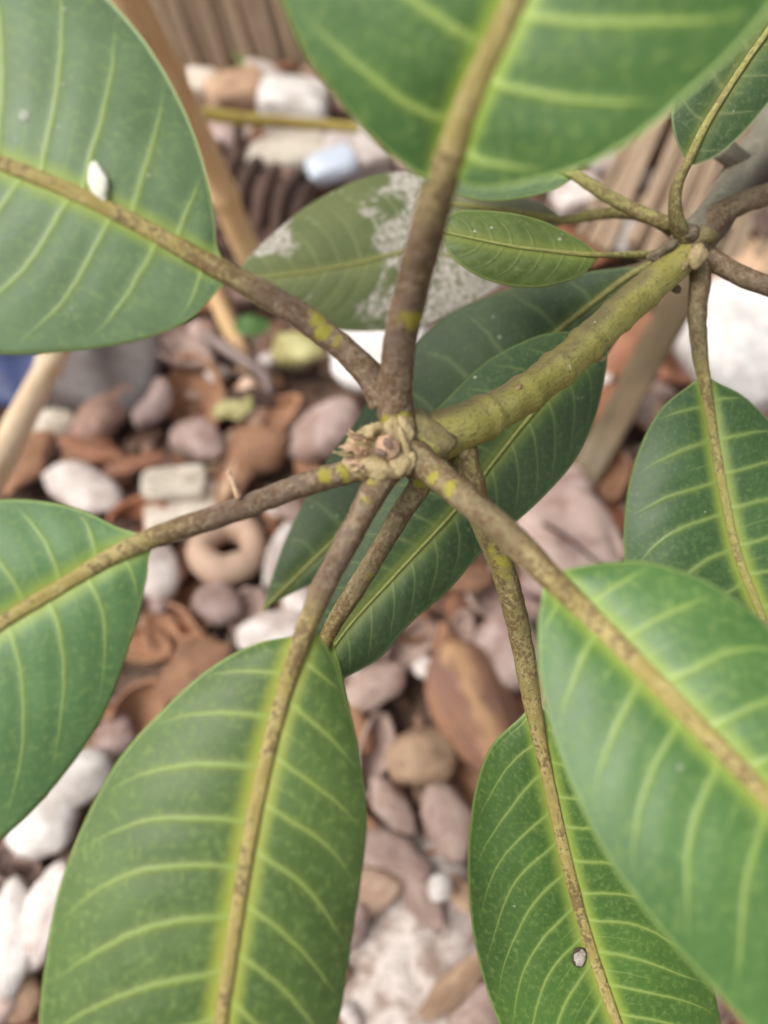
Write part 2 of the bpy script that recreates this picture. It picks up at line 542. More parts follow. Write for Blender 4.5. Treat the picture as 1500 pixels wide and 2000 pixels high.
# ------------------------------------------------------------------ individual stones the photo shows
S = [
 # name, mesh, px, py, lx, ly, angle, material, height, lift, label, category
 ('stone', BLOCK[0], 205, 725, 215, 165, -12, 'grey', .7, .010, 'large dull grey stone under the broad leaf with the white insect', 'stone'),
 ('pebble', PEB[0], 345, 672, 130, 80, -22, 'redbrown', .8, .022, 'brown-pink pebble lying higher than the rest beside the grey stone', 'pebble'),
 ('seed_husk', HUSK[0], 375, 765, 150, 130, -70, 'husk', .7, .012, 'broad orange-brown seed husk beside the pointed pink pebble', 'husk'),
 ('pebble', PEB[1], 298, 790, 110, 62, 68, 'pink', .8, .016, 'pointed pink-grey pebble standing between two brown husks', 'pebble'),
 ('seed_husk', HUSK[1], 200, 815, 155, 78, 42, 'redbrown', .8, .014, 'long smooth red-brown husk leaning on the grey stone', 'husk'),
 ('pebble', PEB[2], 105, 832, 86, 66, 12, 'cream', .7, .010, 'small cream pebble beside the pale cane', 'pebble'),
 ('shell_shard', CHIP[0], 455, 795, 80, 52, 15, 'lime', .7, .016, 'small yellowish shell shard among brown husks', 'shell'),
 ('fallen_fruit', PEB[3], 580, 682, 104, 70, -8, 'lime', .85, .02, 'small yellow-green fallen fruit on the pebbles', 'fruit'),
 ('seed_husk', HUSK[2], 528, 812, 128, 66, 32, 'husk', .7, .010, 'dark red-brown husk between the shell shard and the pale oval pebble', 'husk'),
 ('pebble', PEB[4], 634, 842, 142, 100, 48, 'pink', .75, .016, 'large smooth oval pale pink pebble just behind the leaf bud', 'pebble'),
 ('pebble', PEB[5], 505, 885, 110, 90, 20, 'brown', .7, .008, 'brown pebble above the long petiole with yellow lichen', 'pebble'),
 ('seed_husk', HUSK[3], 60, 905, 150, 104, 80, 'husk', .7, .010, 'rust-brown husk beside the lower end of the pale cane', 'husk'),
 ('shell_shard', CHIP[1], 180, 878, 130, 62, -14, 'rust', .7, .012, 'orange-brown curled shard under the long red-brown husk', 'shell'),
 ('shell_shard', CHIP[2], 262, 906, 120, 40, 14, 'rust', .8, .018, 'thin red shard lying across the brown pebbles', 'shell'),
 ('pebble', PEB[6], 165, 958, 150, 78, -34, 'pale', .75, .016, 'long pale grey pebble tilted against a rust husk', 'pebble'),
 ('stone', BLOCK[1], 345, 945, 120, 62, 6, 'cream', .7, .018, 'flat cream stone chip on top of a larger cream slab', 'stone'),
 ('stone', BLOCK[2], 372, 1000, 160, 92, 10, 'cream', .6, .004, 'larger cream stone slab crossed by a leaf stalk', 'stone'),
 ('pebble', PEB[7], 266, 1020, 104, 88, 20, 'rust', .85, .014, 'bright rust-orange rounded pebble by the left leaf base', 'pebble'),
 ('pebble', PEB[8], 305, 1115, 90, 120, 15, 'pale', .7, .010, 'pale lilac-grey pebble peeking past the left leaf edge', 'pebble'),
 ('seed_husk', HUSK[4], 352, 1098, 130, 60, 70, 'rust', .7, .006, 'narrow rust husk squeezed beside the ring-shaped shell', 'husk'),
 ('pebble', PEB[9], 548, 1085, 120, 46, 72, 'pale', .8, .012, 'slim pale pebble beside the hanging leaf tip', 'pebble'),
 ('seed_husk', HUSK[0], 330, 1230, 150, 110, -32, 'husk', .75, .012, 'big ochre-brown husk below the ring-shaped shell', 'husk'),
 ('pebble', PEB[10], 425, 1180, 86, 80, 40, 'pink', .75, .008, 'dusky pink pebble directly below the ring-shaped shell', 'pebble'),
 ('pebble', PEB[11], 484, 1190, 60, 90, -20, 'redbrown', .75, .008, 'narrow red-brown pebble next to a leaf tip', 'pebble'),
 ('pebble', PEB[12], 532, 1236, 140, 66, 14, 'pale', .75, .016, 'long pale pink pebble above the wide lower leaf', 'pebble'),
 ('pebble', PEB[13], 586, 1178, 66, 56, 30, 'pale', .75, .016, 'little pale pebble behind the pair of stalks', 'pebble'),
 ('shell_shard', CHIP[3], 382, 1312, 160, 110, 35, 'husk', .7, .012, 'curled brown shell half with a rolled rim beside the wide leaf', 'shell'),
 ('seed_husk', HUSK[1], 270, 1392, 120, 100, 60, 'husk', .75, .010, 'light brown husk showing between two broad leaves', 'husk'),
 ('pebble', PEB[0], 222, 1440, 90, 70, 50, 'pink', .7, .006, 'pinkish pebble below the light brown husk', 'pebble'),
 ('pebble', PEB[2], 160, 1522, 124, 104, 30, 'white', .8, .014, 'rounded white pebble wedged between two leaf edges', 'pebble'),
 ('pebble', PEB[4], 82, 1615, 124, 112, 40, 'white', .8, .012, 'large white pebble below the rounded white one', 'pebble'),
 ('pebble', PEB[6], 30, 1685, 90, 66, -20, 'redbrown', .7, .006, 'dull maroon pebble beside the white stones', 'pebble'),
 ('pebble', PEB[8], 18, 1825, 96, 190, 8, 'white', .7, .012, 'tall white stone with a tan stain at the leaf margin', 'pebble'),
 ('pebble', PEB[1], 88, 1790, 90, 170, -14, 'pale', .75, .010, 'pale grey-white stone partly covered by the wide leaf', 'pebble'),
 ('pebble', PEB[3], 35, 1950, 100, 80, 20, 'tan', .7, .004, 'brown-grey pebble below the tall white stone', 'pebble'),
 ('seed_husk', HUSK[2], 728, 1345, 130, 90, 30, 'husk_pink', .8, .010, 'pinkish brown husk right of the wide leaf', 'husk'),
 ('seed_husk', HUSK[3], 930, 1385, 290, 150, -72, 'husk_stripe', .6, .014, 'largest husk, orange-brown with a pale ridge down its middle', 'husk'),
 ('pebble', PEB[10], 990, 1270, 150, 120, -60, 'pink', .7, .010, 'big pinkish grey pebble behind the slender stalk', 'pebble'),
 ('pebble', PEB[5], 822, 1480, 126, 96, 20, 'tan', .8, .014, 'rounded tan pebble beside the largest husk', 'pebble'),
 ('seed_husk', HUSK[4], 735, 1475, 150, 84, 78, 'husk_pink', .8, .010, 'narrow pink-brown husk along the wide leaf margin', 'husk'),
 ('seed_husk', HUSK[0], 875, 1600, 140, 100, -74, 'husk_pink', .65, .010, 'broad mauve-brown husk below the largest husk', 'husk'),
 ('seed_husk', HUSK[1], 765, 1575, 110, 66, -50, 'husk_pink', .7, .006, 'thin brown husk with dark gaps around it', 'husk'),
 ('shell_shard', CHIP[4], 760, 1668, 170, 76, -24, 'husk_pink', .7, .008, 'grey-brown curved shard above the sand heap', 'shell'),
 ('shell_shard', CHIP[0], 815, 1745, 150, 56, -52, 'husk_pink', .7, .006, 'long curved pale-rimmed shard sloping into the sand', 'shell'),
 ('pebble', PEB[12], 858, 1735, 44, 44, 0, 'white', .9, .020, 'tiny white pebble above the sand heap', 'pebble'),
 ('shell_shard', CHIP[1], 900, 1915, 200, 50, 38, 'tan', .7, .014, 'pale straw-coloured shard lying across the sand', 'shell'),
 ('seed_husk', HUSK[2], 935, 1975, 150, 90, 40, 'husk_pink', .7, .004, 'red-brown husk at the lower edge of the sand', 'husk'),
 ('seed_husk', HUSK[3], 800, 1262, 120, 80, 40, 'husk_pink', .8, .010, 'red-brown husk below the dark leaf edge', 'husk'),
 ('seed_husk', HUSK[1], 990, 1175, 150, 80, -20, 'husk_pink', .8, .006, 'dull red husk between the crossing stalks', 'husk'),
 ('pebble', PEB[9], 1245, 800, 110, 80, 40, 'redbrown', .75, .010, 'red-brown pebble beside the grey-brown stake', 'pebble'),
 ('seed_husk', HUSK[4], 1215, 690, 170, 110, 40, 'rust', .7, .008, 'rust-red husk behind the grey-brown stake', 'husk'),
 ('seed_husk', HUSK[0], 1330, 700, 140, 100, 60, 'rust', .7, .010, 'reddish husk between stake and white rock', 'husk'),
 ('pebble', PEB[11], 1190, 800, 90, 90, 0, 'rust', .7, .006, 'reddish pebble touching the dark leaf margin', 'pebble'),
 ('pebble', PEB[5], 1265, 800, 66, 90, 20, 'tan', .7, .014, 'small tan pebble between stake and right leaf', 'pebble'),
 ('seed_husk', HUSK[2], 1195, 925, 110, 70, 80, 'husk', .7, .006, 'orange-brown husk near the foot of the stake', 'husk'),
 ('pebble', PEB[7], 1105, 960, 100, 80, 40, 'pink', .7, .006, 'mauve pebble at the foot of the stake', 'pebble'),
 ('pebble', PEB[8], 1195, 1010, 80, 90, 10, 'rust', .7, .006, 'rust pebble beside the pink dry leaf', 'pebble'),
 # towards the back
 ('white_rock', BLOCK[3], 1452, 690, 200, 250, 24, 'bright', .7, .012, 'big bright white rock behind the right-hand leaf', 'rock'),
 ('white_rock', PEB[7], 738, 690, 190, 128, 24, 'bright', .75, .014, 'white rock seen between two stalks above the bud', 'rock'),
 ('stone', BLOCK[1], 578, 212, 128, 104, -4, 'white', .9, .012, 'squarish white stone below the slatted panel', 'stone'),
 ('stone', BLOCK[2], 462, 182, 112, 74, 24, 'tan', .8, .012, 'tan stone block at the foot of the slatted panel', 'stone'),
 ('stone', BLOCK[3], 392, 172, 70, 56, 0, 'cream', .8, .010, 'small cream stone beside the tan cane', 'stone'),
 ('stone', BLOCK[0], 560, 300, 150, 90, 10, 'cream', .5, .004, 'flat cream stone beside the dark ribbed husk', 'stone'),
 ('stone', BLOCK[1], 690, 305, 110, 120, 30, 'pale', .6, .006, 'pale pinkish stone behind the stained leaf', 'stone'),
 ('plastic_scrap', BLOCK[2], 648, 322, 92, 66, 25, 'skyblue', .5, .026, 'bluish white plastic scrap beyond the stained leaf', 'plastic scrap'),
 ('stone', BLOCK[3], 1130, 385, 90, 70, 10, 'pale', .7, .010, 'pale stone between two thin stalks', 'stone'),
 ('pebble', PEB[3], 1175, 300, 60, 90, 10, 'pale', .7, .010, 'lilac-white pebble beside the slats', 'pebble'),
 ('pebble', PEB[6], 1135, 478, 110, 70, -20, 'rust', .8, .010, 'orange-red pebble behind the small leaf', 'pebble'),
 ('pebble', PEB[7], 1212, 455, 60, 90, 0, 'white', .8, .014, 'white pebble between thin stalks at the slat ends', 'pebble'),
 ('stone', BLOCK[0], 1440, 545, 180, 130, 30, 'tan', .7, .004, 'rough tan stone above the bright white rock', 'stone'),
 ('stone', BLOCK[2], 1490, 445, 60, 80, 20, 'dark', .8, .02, 'dark stone beside the grey trunk', 'stone'),
 ('blue_cloth', CHIP[3], 22, 735, 210, 130, 20, 'blue', .5, .012, 'crumpled dark blue plastic sheet under the left leaf', 'sheet'),
]
placed = []
for (nm, me, px, py, lx, ly, ang, mt, hz, lift, lab, cat) in S:
    fl = None
    if nm == 'pebble' and mt in ('redbrown', 'brown', 'rust'):
        nm, cat, lab = 'seed_husk', 'husk', lab.replace('pebble', 'hollow husk', 1)
        mt = {'redbrown': 'husk_pink', 'brown': 'husk', 'rust': 'husk_rust'}[mt]
        lx, ly = lx * 1.1, ly * 1.1
    if nm == 'seed_husk' and 'striped' not in M[mt].name:
        fl = random.Random(int(px + py)).choice((20, -25, 205, 160, 150, 215))
        me = BOWL[int(px) % 7]
    o = lay(nm, me, px, py, lx, ly, ang, mt, hz, lift, 8, lab, cat, flip=fl)
    placed.append((o.location.x, o.location.y, max(o.scale.x, o.scale.y) * .8))

# hollow ring-shaped shell
def ring_shell():
    c = ground(446, 1072, .02); d = gd(446, 1072, .02)
    Rm, rm = 49 * d / FPX, 27 * d / FPX
    vs, fs = [], []
    nu, nv = 48, 20
    for i in range(nu):
        a = 2 * math.pi * i / nu
        for j in range(nv):
            b = 2 * math.pi * j / nv
            k = 1 + .16 * fnoise((math.cos(a), math.sin(a), math.cos(b) * .5), 1.4, 8.0)
            rr = Rm * (1 + .06 * math.sin(2 * a + .5)) + rm * k * math.cos(b)
            vs.append((rr * math.cos(a), rr * math.sin(a) * 1.08, rm * 1.25 * k * math.sin(b)))
    for i in range(nu):
        for j in range(nv):
            fs.append((i * nv + j, ((i + 1) % nu) * nv + j, ((i + 1) % nu) * nv + (j + 1) % nv, i * nv + (j + 1) % nv))
    vs = [np.array(v) * 1.0 for v in vs]
    o = mesh_obj('ring_shell', vs, fs, M['shell'])
    o.location = tuple(c); o.rotation_euler = (R(-14), R(10), 0)
    tag(o, 'ring-shaped tan shell with a dark hollow centre', 'shell')
    placed.append((c[0], c[1], .03))
ring_shell()
placed += [tuple(ground(a, b)[:2]) + (.03,) for a, b in ((1060, 1030), (1130, 1060))]

# dry pink leaf lying on the pebbles
def dry_leaf():
    base = spline([ground(1010, 1010, .03), ground(1080, 1030, .036), ground(1150, 1060, .034), ground(1215, 1105, .026)], 26)
    vs, fs = [], []
    nv = 17
    for i, p in enumerate(base):
        u = i / 25
        w = .034 * math.sin(math.pi * (u * .92 + .05)) ** .7
        for j in range(nv):
            t = -1 + 2 * j / (nv - 1)
            x = p[0] + w * t * .45; y = p[1] + w * t * .95
            z = p[2] + .007 * t * t * (1 if t > 0 else -1.6) - .004 * abs(t) + .003 * math.sin(9 * u + 4 * t)
            if abs(t) < .08: z -= .0015
            vs.append((x, y, z))
    N = len(vs)
    vs += [(x, y, z - .0006) for x, y, z in vs]
    for i in range(25):
        for j in range(nv - 1):
            a, b, c, d = i * nv + j, (i + 1) * nv + j, (i + 1) * nv + j + 1, i * nv + j + 1
            fs.append((a, b, c, d)); fs.append((N + d, N + c, N + b, N + a))
    rim = [i * nv for i in range(26)] + [25 * nv + j for j in range(1, nv)] + [i * nv + nv - 1 for i in range(24, -1, -1)] + [j for j in range(nv - 2, 0, -1)]
    for k in range(len(rim)):
        a, b = rim[k], rim[(k + 1) % len(rim)]
        fs.append((b, a, N + a, N + b))
    o = mesh_obj('dry_leaf', vs, fs, fibre_mat('dry_leaf_pink', srgb(202, 178, 168), srgb(182, 156, 146), srgb(146, 116, 106), 0, 60., .6, None, 30.))
    tag(o, 'pink-brown dry fallen leaf on the pebbles below the stem', 'leaf')
    rib = spline([ground(1060, 1022, .038), ground(1100, 1045, .039), ground(1150, 1085, .036), ground(1185, 1120, .03)], 12)
    tube('midrib', rib, np.linspace(.0016, .0009, 12), M['husk_dark'], o)

def tube(name, path, rad, mat, parent=None, seg=18, lump=0.0, lumpf=200.0, seed=0.0, caps=True, extra=None, square=False, flat=None, lp0=0.0):
    P = np.asarray(path); n = len(P)
    rad = np.asarray(rad) * np.ones(n)
    T = np.gradient(P, axis=0); T /= np.linalg.norm(T, axis=1)[:, None]
    up = CP - P[0]; up = up - T[0] * (up @ T[0]); up /= np.linalg.norm(up)
    L = arclen(P)
    vs, fs, lp, al, ang = [], [], [], [], []
    for i in range(n):
        up = up - T[i] * (up @ T[i]); up /= np.linalg.norm(up)
        sd = np.cross(T[i], up)
        for j in range(seg):
            a = 2 * math.pi * j / seg
            d = up * math.cos(a) * (flat[i] if flat is not None else 1.0) + sd * math.sin(a)
            r = rad[i]
            if square:
                r = r / max(abs(math.cos(a)), abs(math.sin(a))) * .9
            p = P[i] + d * r
            if lump:
                p = P[i] + d * r * (1 + lump * fnoise(p, lumpf, seed) + lump * .5 * fnoise(p, lumpf * 2.7, seed))
            vs.append(p); lp.append((L[i] + lp0, math.sin(a) * r, math.cos(a) * r)); al.append(i / (n - 1)); ang.append(a)
    for i in range(n - 1):
        for j in range(seg):
            fs.append((i * seg + j, i * seg + (j + 1) % seg, (i + 1) * seg + (j + 1) % seg, (i + 1) * seg + j))
    if caps in (True, 'start'):
        a0 = len(vs); vs.append(P[0] - T[0] * rad[0] * .3); lp.append((0, 0, 0)); al.append(0); ang.append(0)
        for j in range(seg):
            fs.append((a0, (j + 1) % seg, j))
    if caps in (True, 'end'):
        a1 = len(vs); vs.append(P[-1] + T[-1] * rad[-1] * .3); lp.append((L[-1], 0, 0)); al.append(1); ang.append(0)
        for j in range(seg):
            fs.append((a1, (n - 1) * seg + j, (n - 1) * seg + (j + 1) % seg))
    attrs = {'lp': np.array(lp), 'al': np.array(al)}
    if extra:
        for k, fn in extra.items():
            attrs[k] = np.array([fn(x, y[0], z) for x, y, z in zip(al, lp, ang)])
    return mesh_obj(name, vs, fs, mat, parent, True, attrs)
dry_leaf()

# sticks; the grain runs along the tube through the lp attribute
def cane_mat(name, base, second, dark, edge=None):
    m = NT(name)
    lp = m.attr('lp', True)
    g = m.noise(m.scale(lp, (30, 900, 900)), 1.0, 5, .6)
    n1 = m.noise(m.scale(lp, (14, 60, 60)), 1.0, 4, .6)
    c = m.mix(m.mapr(n1, .35, .65), base, second)
    c = m.mix(m.math('MULTIPLY', m.mapr(g, .5, .3), .7), c, dark)
    m.link(c, m.b.inputs['Base Color'])
    m.b.inputs['Roughness'].default_value = .55
    m.link(m.bump(g, .4, .0006), m.b.inputs['Normal'])
    return m.mat
CM = {'tan': cane_mat('cane_tan_skin', srgb(240, 210, 162), srgb(226, 188, 138), srgb(186, 146, 104)),
      'pale': cane_mat('cane_pale_skin', srgb(230, 206, 176), srgb(214, 184, 146), srgb(170, 140, 108)),
      'stake': cane_mat('stake_skin', srgb(140, 122, 96), srgb(118, 104, 80), srgb(84, 72, 56)),
      'yellow': cane_mat('yellow_skin', srgb(196, 182, 92), srgb(172, 150, 80), srgb(128, 104, 64)),
      'grey': cane_mat('grey_skin', srgb(140, 122, 116), srgb(116, 100, 96), srgb(80, 68, 64))}
def stick(name, pts, r0, r1, mat, label, cat, nodes=(), n=60, square=False, seg=16):
    P = spline([at(*p) if isinstance(p, tuple) else p for p in pts], n)
    u = np.linspace(0, 1, n)
    rad = r0 + (r1 - r0) * u
    for k in nodes:
        rad = rad * (1 + .22 * np.exp(-((u - k) / .015) ** 2))
    o = tube(name, P, rad, CM[mat], None, seg, .06, 60, len(label), square=square)
    tag(o, label, cat)
    return o
stick('bamboo_cane', [(200, -120, .36), (262, 20, .40), (340, 170, .47), (420, 340, .55), (478, 480, .62), (530, 592, .69)], .0098, .0108, 'tan', 'tan bamboo cane leaning past the left leaf towards the slatted panel', 'cane', (.28, .62))
stick('bamboo_cane', [(300, 330, .60), (372, 470, .62), (440, 620, .645), (486, 725, gd(486, 725))], .0080, .0072, 'tan', 'thin tan stick poking out below the left leaf into the husks', 'stick', (.5,))
stick('bamboo_cane', [(235, 420, gd(235, 420)), (170, 560, .62), (100, 705, .54), (40, 820, .47), (0, 900, .43), (-90, 1060, .36)], .0078, .0092, 'pale', 'pale cream bamboo cane in front of the blue plastic sheet', 'cane', (.55,))
stick('dry_twig', [(340, 208, .56), (372, 217, .57), (490, 234, .60), (570, 240, .62), (700, 250, .64)], .0052, .0042, 'yellow', 'thin yellow twig branching sideways from the tan cane', 'twig', (.42,))
stick('wooden_stake', [(1128, 950, gd(1128, 950)), (1180, 860, .60), (1260, 710, .55), (1330, 580, .50), (1392, 450, .46)], .0135, .0125, 'stake', 'grey-brown square wooden stake leaning behind the stem', 'stake', (), 40, True, 24)
stick('dry_twig', [ground(400, 655, .03), ground(455, 690, .034), ground(520, 740, .03), ground(525, 790, .02)], .006, .004, 'grey', 'bent mauve-grey twig below the green scrap of leaf', 'twig')

# small green leaf scrap and grass blade
def strip(name, pts, w, mat, label, cat, th=.0006):
    P = spline(pts, 22)
    T = np.gradient(P, axis=0)
    vs, fs = [], []
    for i, p in enumerate(P):
        sd = np.cross(T[i], (0, 0, 1)); sd /= np.linalg.norm(sd)
        ww = w * math.sin(math.pi * (.06 + .9 * i / 21)) ** .8
        for t in (-1, -.5, 0, .5, 1):
            vs.append(p + sd * ww * t + np.array((0, 0, abs(t) * w * .3)))
    N = len(vs)
    vs += [v - np.array((0, 0, th)) for v in vs]
    for i in range(21):
        for j in range(4):
            a, b, c, d = i * 5 + j, (i + 1) * 5 + j, (i + 1) * 5 + j + 1, i * 5 + j + 1
            fs.append((a, b, c, d)); fs.append((N + d, N + c, N + b, N + a))
        for j, s in ((0, 1), (4, -1)):
            f = (i * 5 + j, (i + 1) * 5 + j, N + (i + 1) * 5 + j, N + i * 5 + j)
            fs.append(f if s < 0 else f[::-1])
    o = mesh_obj(name, vs, fs, M[mat])
    tag(o, label, cat)
strip('leaf_scrap', [ground(465, 628, .04), ground(490, 638, .045), ground(530, 640, .04)], .012, 'green', 'small bright green leaf scrap above the fallen fruit', 'leaf')
strip('grass_blade', [at(405, -60, .80), at(432, 40, .80), at(455, 90, .81), at(486, 140, .81)], .0085, 'blade_green', 'yellow-green grass blade hanging in front of the slatted panel', 'grass')

# upright slatted panel (far left) and slats lying at the right: each slat is a part
def box_verts(c, ex, ey, ez, seed=0):
    r = random.Random(seed)
    vs = []
    for a in (-1, 1):
        for b in (-1, 1):
            for e in (-1, 1):
                vs.append((a, b, e))
    return vs
def slat_mesh():
    bm = bmesh.new()
    bmesh.ops.create_cube(bm, size=2.0)
    bmesh.ops.subdivide_edges(bm, edges=[e for e in bm.edges if abs(e.verts[0].co.x - e.verts[1].co.x) > 1], cuts=3)
    for v in bm.verts:
        v.co.y += .12 * fnoise(v.co, .8, 3); v.co.z += .2 * fnoise(v.co, .8, 9)
    bmesh.ops.bevel(bm, geom=[e for e in bm.edges if abs(e.verts[0].co.x - e.verts[1].co.x) > .2 or True][:0], offset=.1)
    me = bpy.data.meshes.new('slat'); bm.to_mesh(me); bm.free()
    me.materials.append(None)
    return me
SLAT = slat_mesh()
def slat(parent, p0, p1, w, th, mat, seed, face):
    p0, p1 = Vector(p0), Vector(p1)
    o = bpy.data.objects.new('slat', SLAT); COL.objects.link(o)
    x = (p1 - p0).normalized()
    z = (Vector(face) - x * x.dot(Vector(face))).normalized()
    y = z.cross(x)
    L = (p1 - p0).length / 2
    m = Matrix(((x[0] * L, y[0] * w, z[0] * th), (x[1] * L, y[1] * w, z[1] * th), (x[2] * L, y[2] * w, z[2] * th))).to_4x4()
    m.translation = (p0 + p1) / 2 - world_loc(parent)
    o.parent = parent
    o.matrix_local = m
    o.material_slots[0].link = 'OBJECT'; o.material_slots[0].material = M[mat]
    return o
pb = empty('slatted_panel', ground(480, 140))
tag(pb, 'weathered brown slatted wooden panel standing behind the white stone', 'panel')
for i in range(26):
    bx = 350 + i * 17
    a = ground(bx + 10, 136 + (i % 3) * 3); a[2] = -.01
    b = a + np.array((-.055 + .003 * (i % 2), .06 + .004 * (i % 3), .26))
    slat(pb, a, b, .0036 + .0007 * (i % 2), .004 + .0016 * (i % 3), 'board', i, (.2 * math.sin(i * 1.9), -1, .3))
for zf in (.045, .20):
    a = np.array(pb.location) + np.array((-.11, .05 + zf * .25, zf)); b = a + np.array((.30, 0.004, 0))
    slat(pb, a, b, .012, .006, 'board', 30, (0, -1, .3))
sb = empty('bamboo_mat', ground(1300, 380))
tag(sb, 'pale split-bamboo mat lying beyond the leafy node', 'mat')
for i in range(24):
    x1 = 1235 + i * 18
    if i in (3, 4, 11, 17): continue
    a = ground(x1 - 105 + (i % 3) * 7, 462 + (i % 4) * 14 + max(0, i - 8) * 7, .03 + .004 * (i % 3))
    b = ground(x1 + 62 + 5 * math.sin(i), 120, .055)
    slat(sb, a, b, .0036 + .0012 * ((i * 7) % 3) / 2, .004, 'board_pale' if i % 4 else 'board', i, (.35 * math.sin(i * 2.1), -.3, 1))
for py in (180, 400):
    slat(sb, ground(1150, py, .028 if py > 300 else .05), ground(1720, py + 10, .028 if py > 300 else .05), .008, .004, 'board', 40, (0, -.3, 1))

# dark ribbed husk: a bent plate with raised ribs
def ribbed_husk():
    c = ground(505, 372, .03)
    root = empty('ribbed_husk', c)
    tag(root, 'dark brown ribbed palm husk beside the tan cane', 'husk')
    d = gd(505, 372, .03); k = d / FPX
    for i in range(6):
        a = ground(432 + i * 36, 284 + i * 15, .030 + .004 * (i % 2))
        b = ground(388 + i * 36, 452 + i * 12, .020)
        mid = (a + b) / 2 + np.array((0, 0, .018))
        tube('rib', spline([a, mid, b], 20), np.r_[np.linspace(.006, .0085, 8), np.linspace(.0085, .005, 12)], M['husk_dark'], root, 10, .25, 90, i)
    vs, fs = [], []
    for i in range(12):
        for j in range(10):
            p = ground(405 + i * 17 - j * 4.5, 300 + i * 6.5 + j * 17, .018 + .012 * math.sin(math.pi * j / 9))
            vs.append(p + np.array((0, 0, .003 * fnoise(p, 60))))
    N = len(vs)
    vs += [v - np.array((0, 0, .004)) for v in vs]
    for i in range(11):
        for j in range(9):
            a, b, c_, d_ = i * 10 + j, (i + 1) * 10 + j, (i + 1) * 10 + j + 1, i * 10 + j + 1
            fs.append((a, d_, c_, b)); fs.append((N + a, N + b, N + c_, N + d_))
    mesh_obj('plate', vs, fs, M['husk_dark'], root)
ribbed_husk()

# ------------------------------------------------------------------ the rest of the pebble bed, laid at random
MARKS = [(205, 725, 'the large grey stone'), (580, 682, 'the yellow-green fruit'), (445, 1062, 'the ring-shaped shell'), (634, 842, 'the large oval pale pebble'), (360, 975, 'the cream slab'),
         (160, 958, 'the tilted long pale pebble'), (930, 1385, 'the largest striped husk'), (1090, 1050, 'the dry pink leaf'), (1452, 690, 'the big white rock'), (745, 694, 'the white rock by the stalks'),
         (578, 212, 'the squarish white stone'), (505, 372, 'the dark ribbed husk'), (1300, 380, 'the bamboo mat'), (800, 1880, 'the pale sand'), (1160, 900, 'the foot of the stake'), (82, 1615, 'the white pebbles'),
         (330, 1235, 'the big ochre husk'), (60, 905, 'the pale cane'), (648, 322, 'the bluish plastic scrap'), (868, 1612, 'the broad mauve husk'), (480, 140, 'the slatted panel'), (266, 1020, 'the bright rust husk'),
         (985, 1275, 'the big pinkish grey pebble'), (22, 735, 'the blue plastic sheet'), (18, 1825, 'the tall white stone'), (460, 740, 'the bent grey twig')]
MARKW = [(ground(a, b), t) for a, b, t in MARKS]
def scatter():
    cls = [('pink', 'pinkish grey', 'p', .11), ('redbrown', 'red-brown', 'p', .05), ('brown', 'dark brown', 'p', .03), ('pale', 'pale grey', 'p', .10),
           ('tan', 'tan', 'p', .03), ('husk', 'brown', 'b', .17), ('husk_pink', 'mauve-brown', 'b', .15), ('rust', 'rust-orange', 'b', .08), ('shell', 'tan', 'b', .09), ('husk', 'brown', 'c', .06), ('rust', 'rust-orange', 'c', .04), ('tan', 'tan', 'c', .05), ('husk_dark', 'blackish', 'c', .04)]
    r = random.Random(23)
    used = set()
    n = 0; tries = 0
    while n < 420 and tries < 26000:
        tries += 1
        px = r.uniform(-150, 1650); py = r.uniform(120, 2080)
        p = ground(px, py)
        if 700 < px < 900 and 1780 < py < 2060: continue
        rad = r.choice((.008, .009, .011, .013, .015, .018)) * r.uniform(.9, 1.15)
        if any((p[0] - a) ** 2 + (p[1] - b) ** 2 < (.64 * (rad + c)) ** 2 for a, b, c in placed): continue
        x = r.random(); acc = 0
        for key, word, shp, w in cls:
            acc += w
            if x <= acc: break
        size = 'small' if rad < .0105 else ('mid-sized' if rad < .0145 else 'large')
        k = 2 * rad * FPX / gd(px, py)
        near = min(MARKW, key=lambda q: (q[0][0] - p[0]) ** 2 + (q[0][1] - p[1]) ** 2)
        dist = math.hypot(near[0][0] - p[0], near[0][1] - p[1])
        rel = 'beside' if dist < .055 else ('near' if dist < .11 else 'nearest to')
        mk = sorted(MARKW, key=lambda q: (q[0][0] - p[0]) ** 2 + (q[0][1] - p[1]) ** 2)
        kind, nm, cat, me, fx, fy = {'p': ('pebble', 'pebble', 'pebble', PEB[n % 14], 1.2, .86), 'b': ('hollow husk', 'broken_husk', 'husk', BOWL[n % 7], 1.45, .95), 'c': ('shell shard', 'shell_shard', 'shell', CHIP[n % 5], 1.35, .75)}[shp]
        lab = '%s %s %s lying %s %s' % (size, word, kind, rel, near[1])
        if lab in used:
            lab = '%s %s %s near %s and %s' % (size, word, kind, near[1], mk[1][1])
        if lab in used:
            lab = '%s %s %s between %s and %s' % (size, word, kind, near[1], mk[2][1])
        if lab in used: continue
        used.add(lab)
        if len(lab.split()) > 16: lab = lab.replace(size + ' ', '', 1).replace(' lying', '')
        lay(nm, me, px, py, k * fx, k * fy, r.uniform(0, 180), key, .8, r.uniform(-.002, .012), 24, lab, cat, flip=r.choice((None, r.uniform(-30, 30), 180 + r.uniform(-40, 40), 180 + r.uniform(-40, 40))) if shp == 'b' else None, group='%s %ss loose in the bed' % (word, kind), seed=n)
        placed.append((p[0], p[1], rad)); n += 1
scatter()
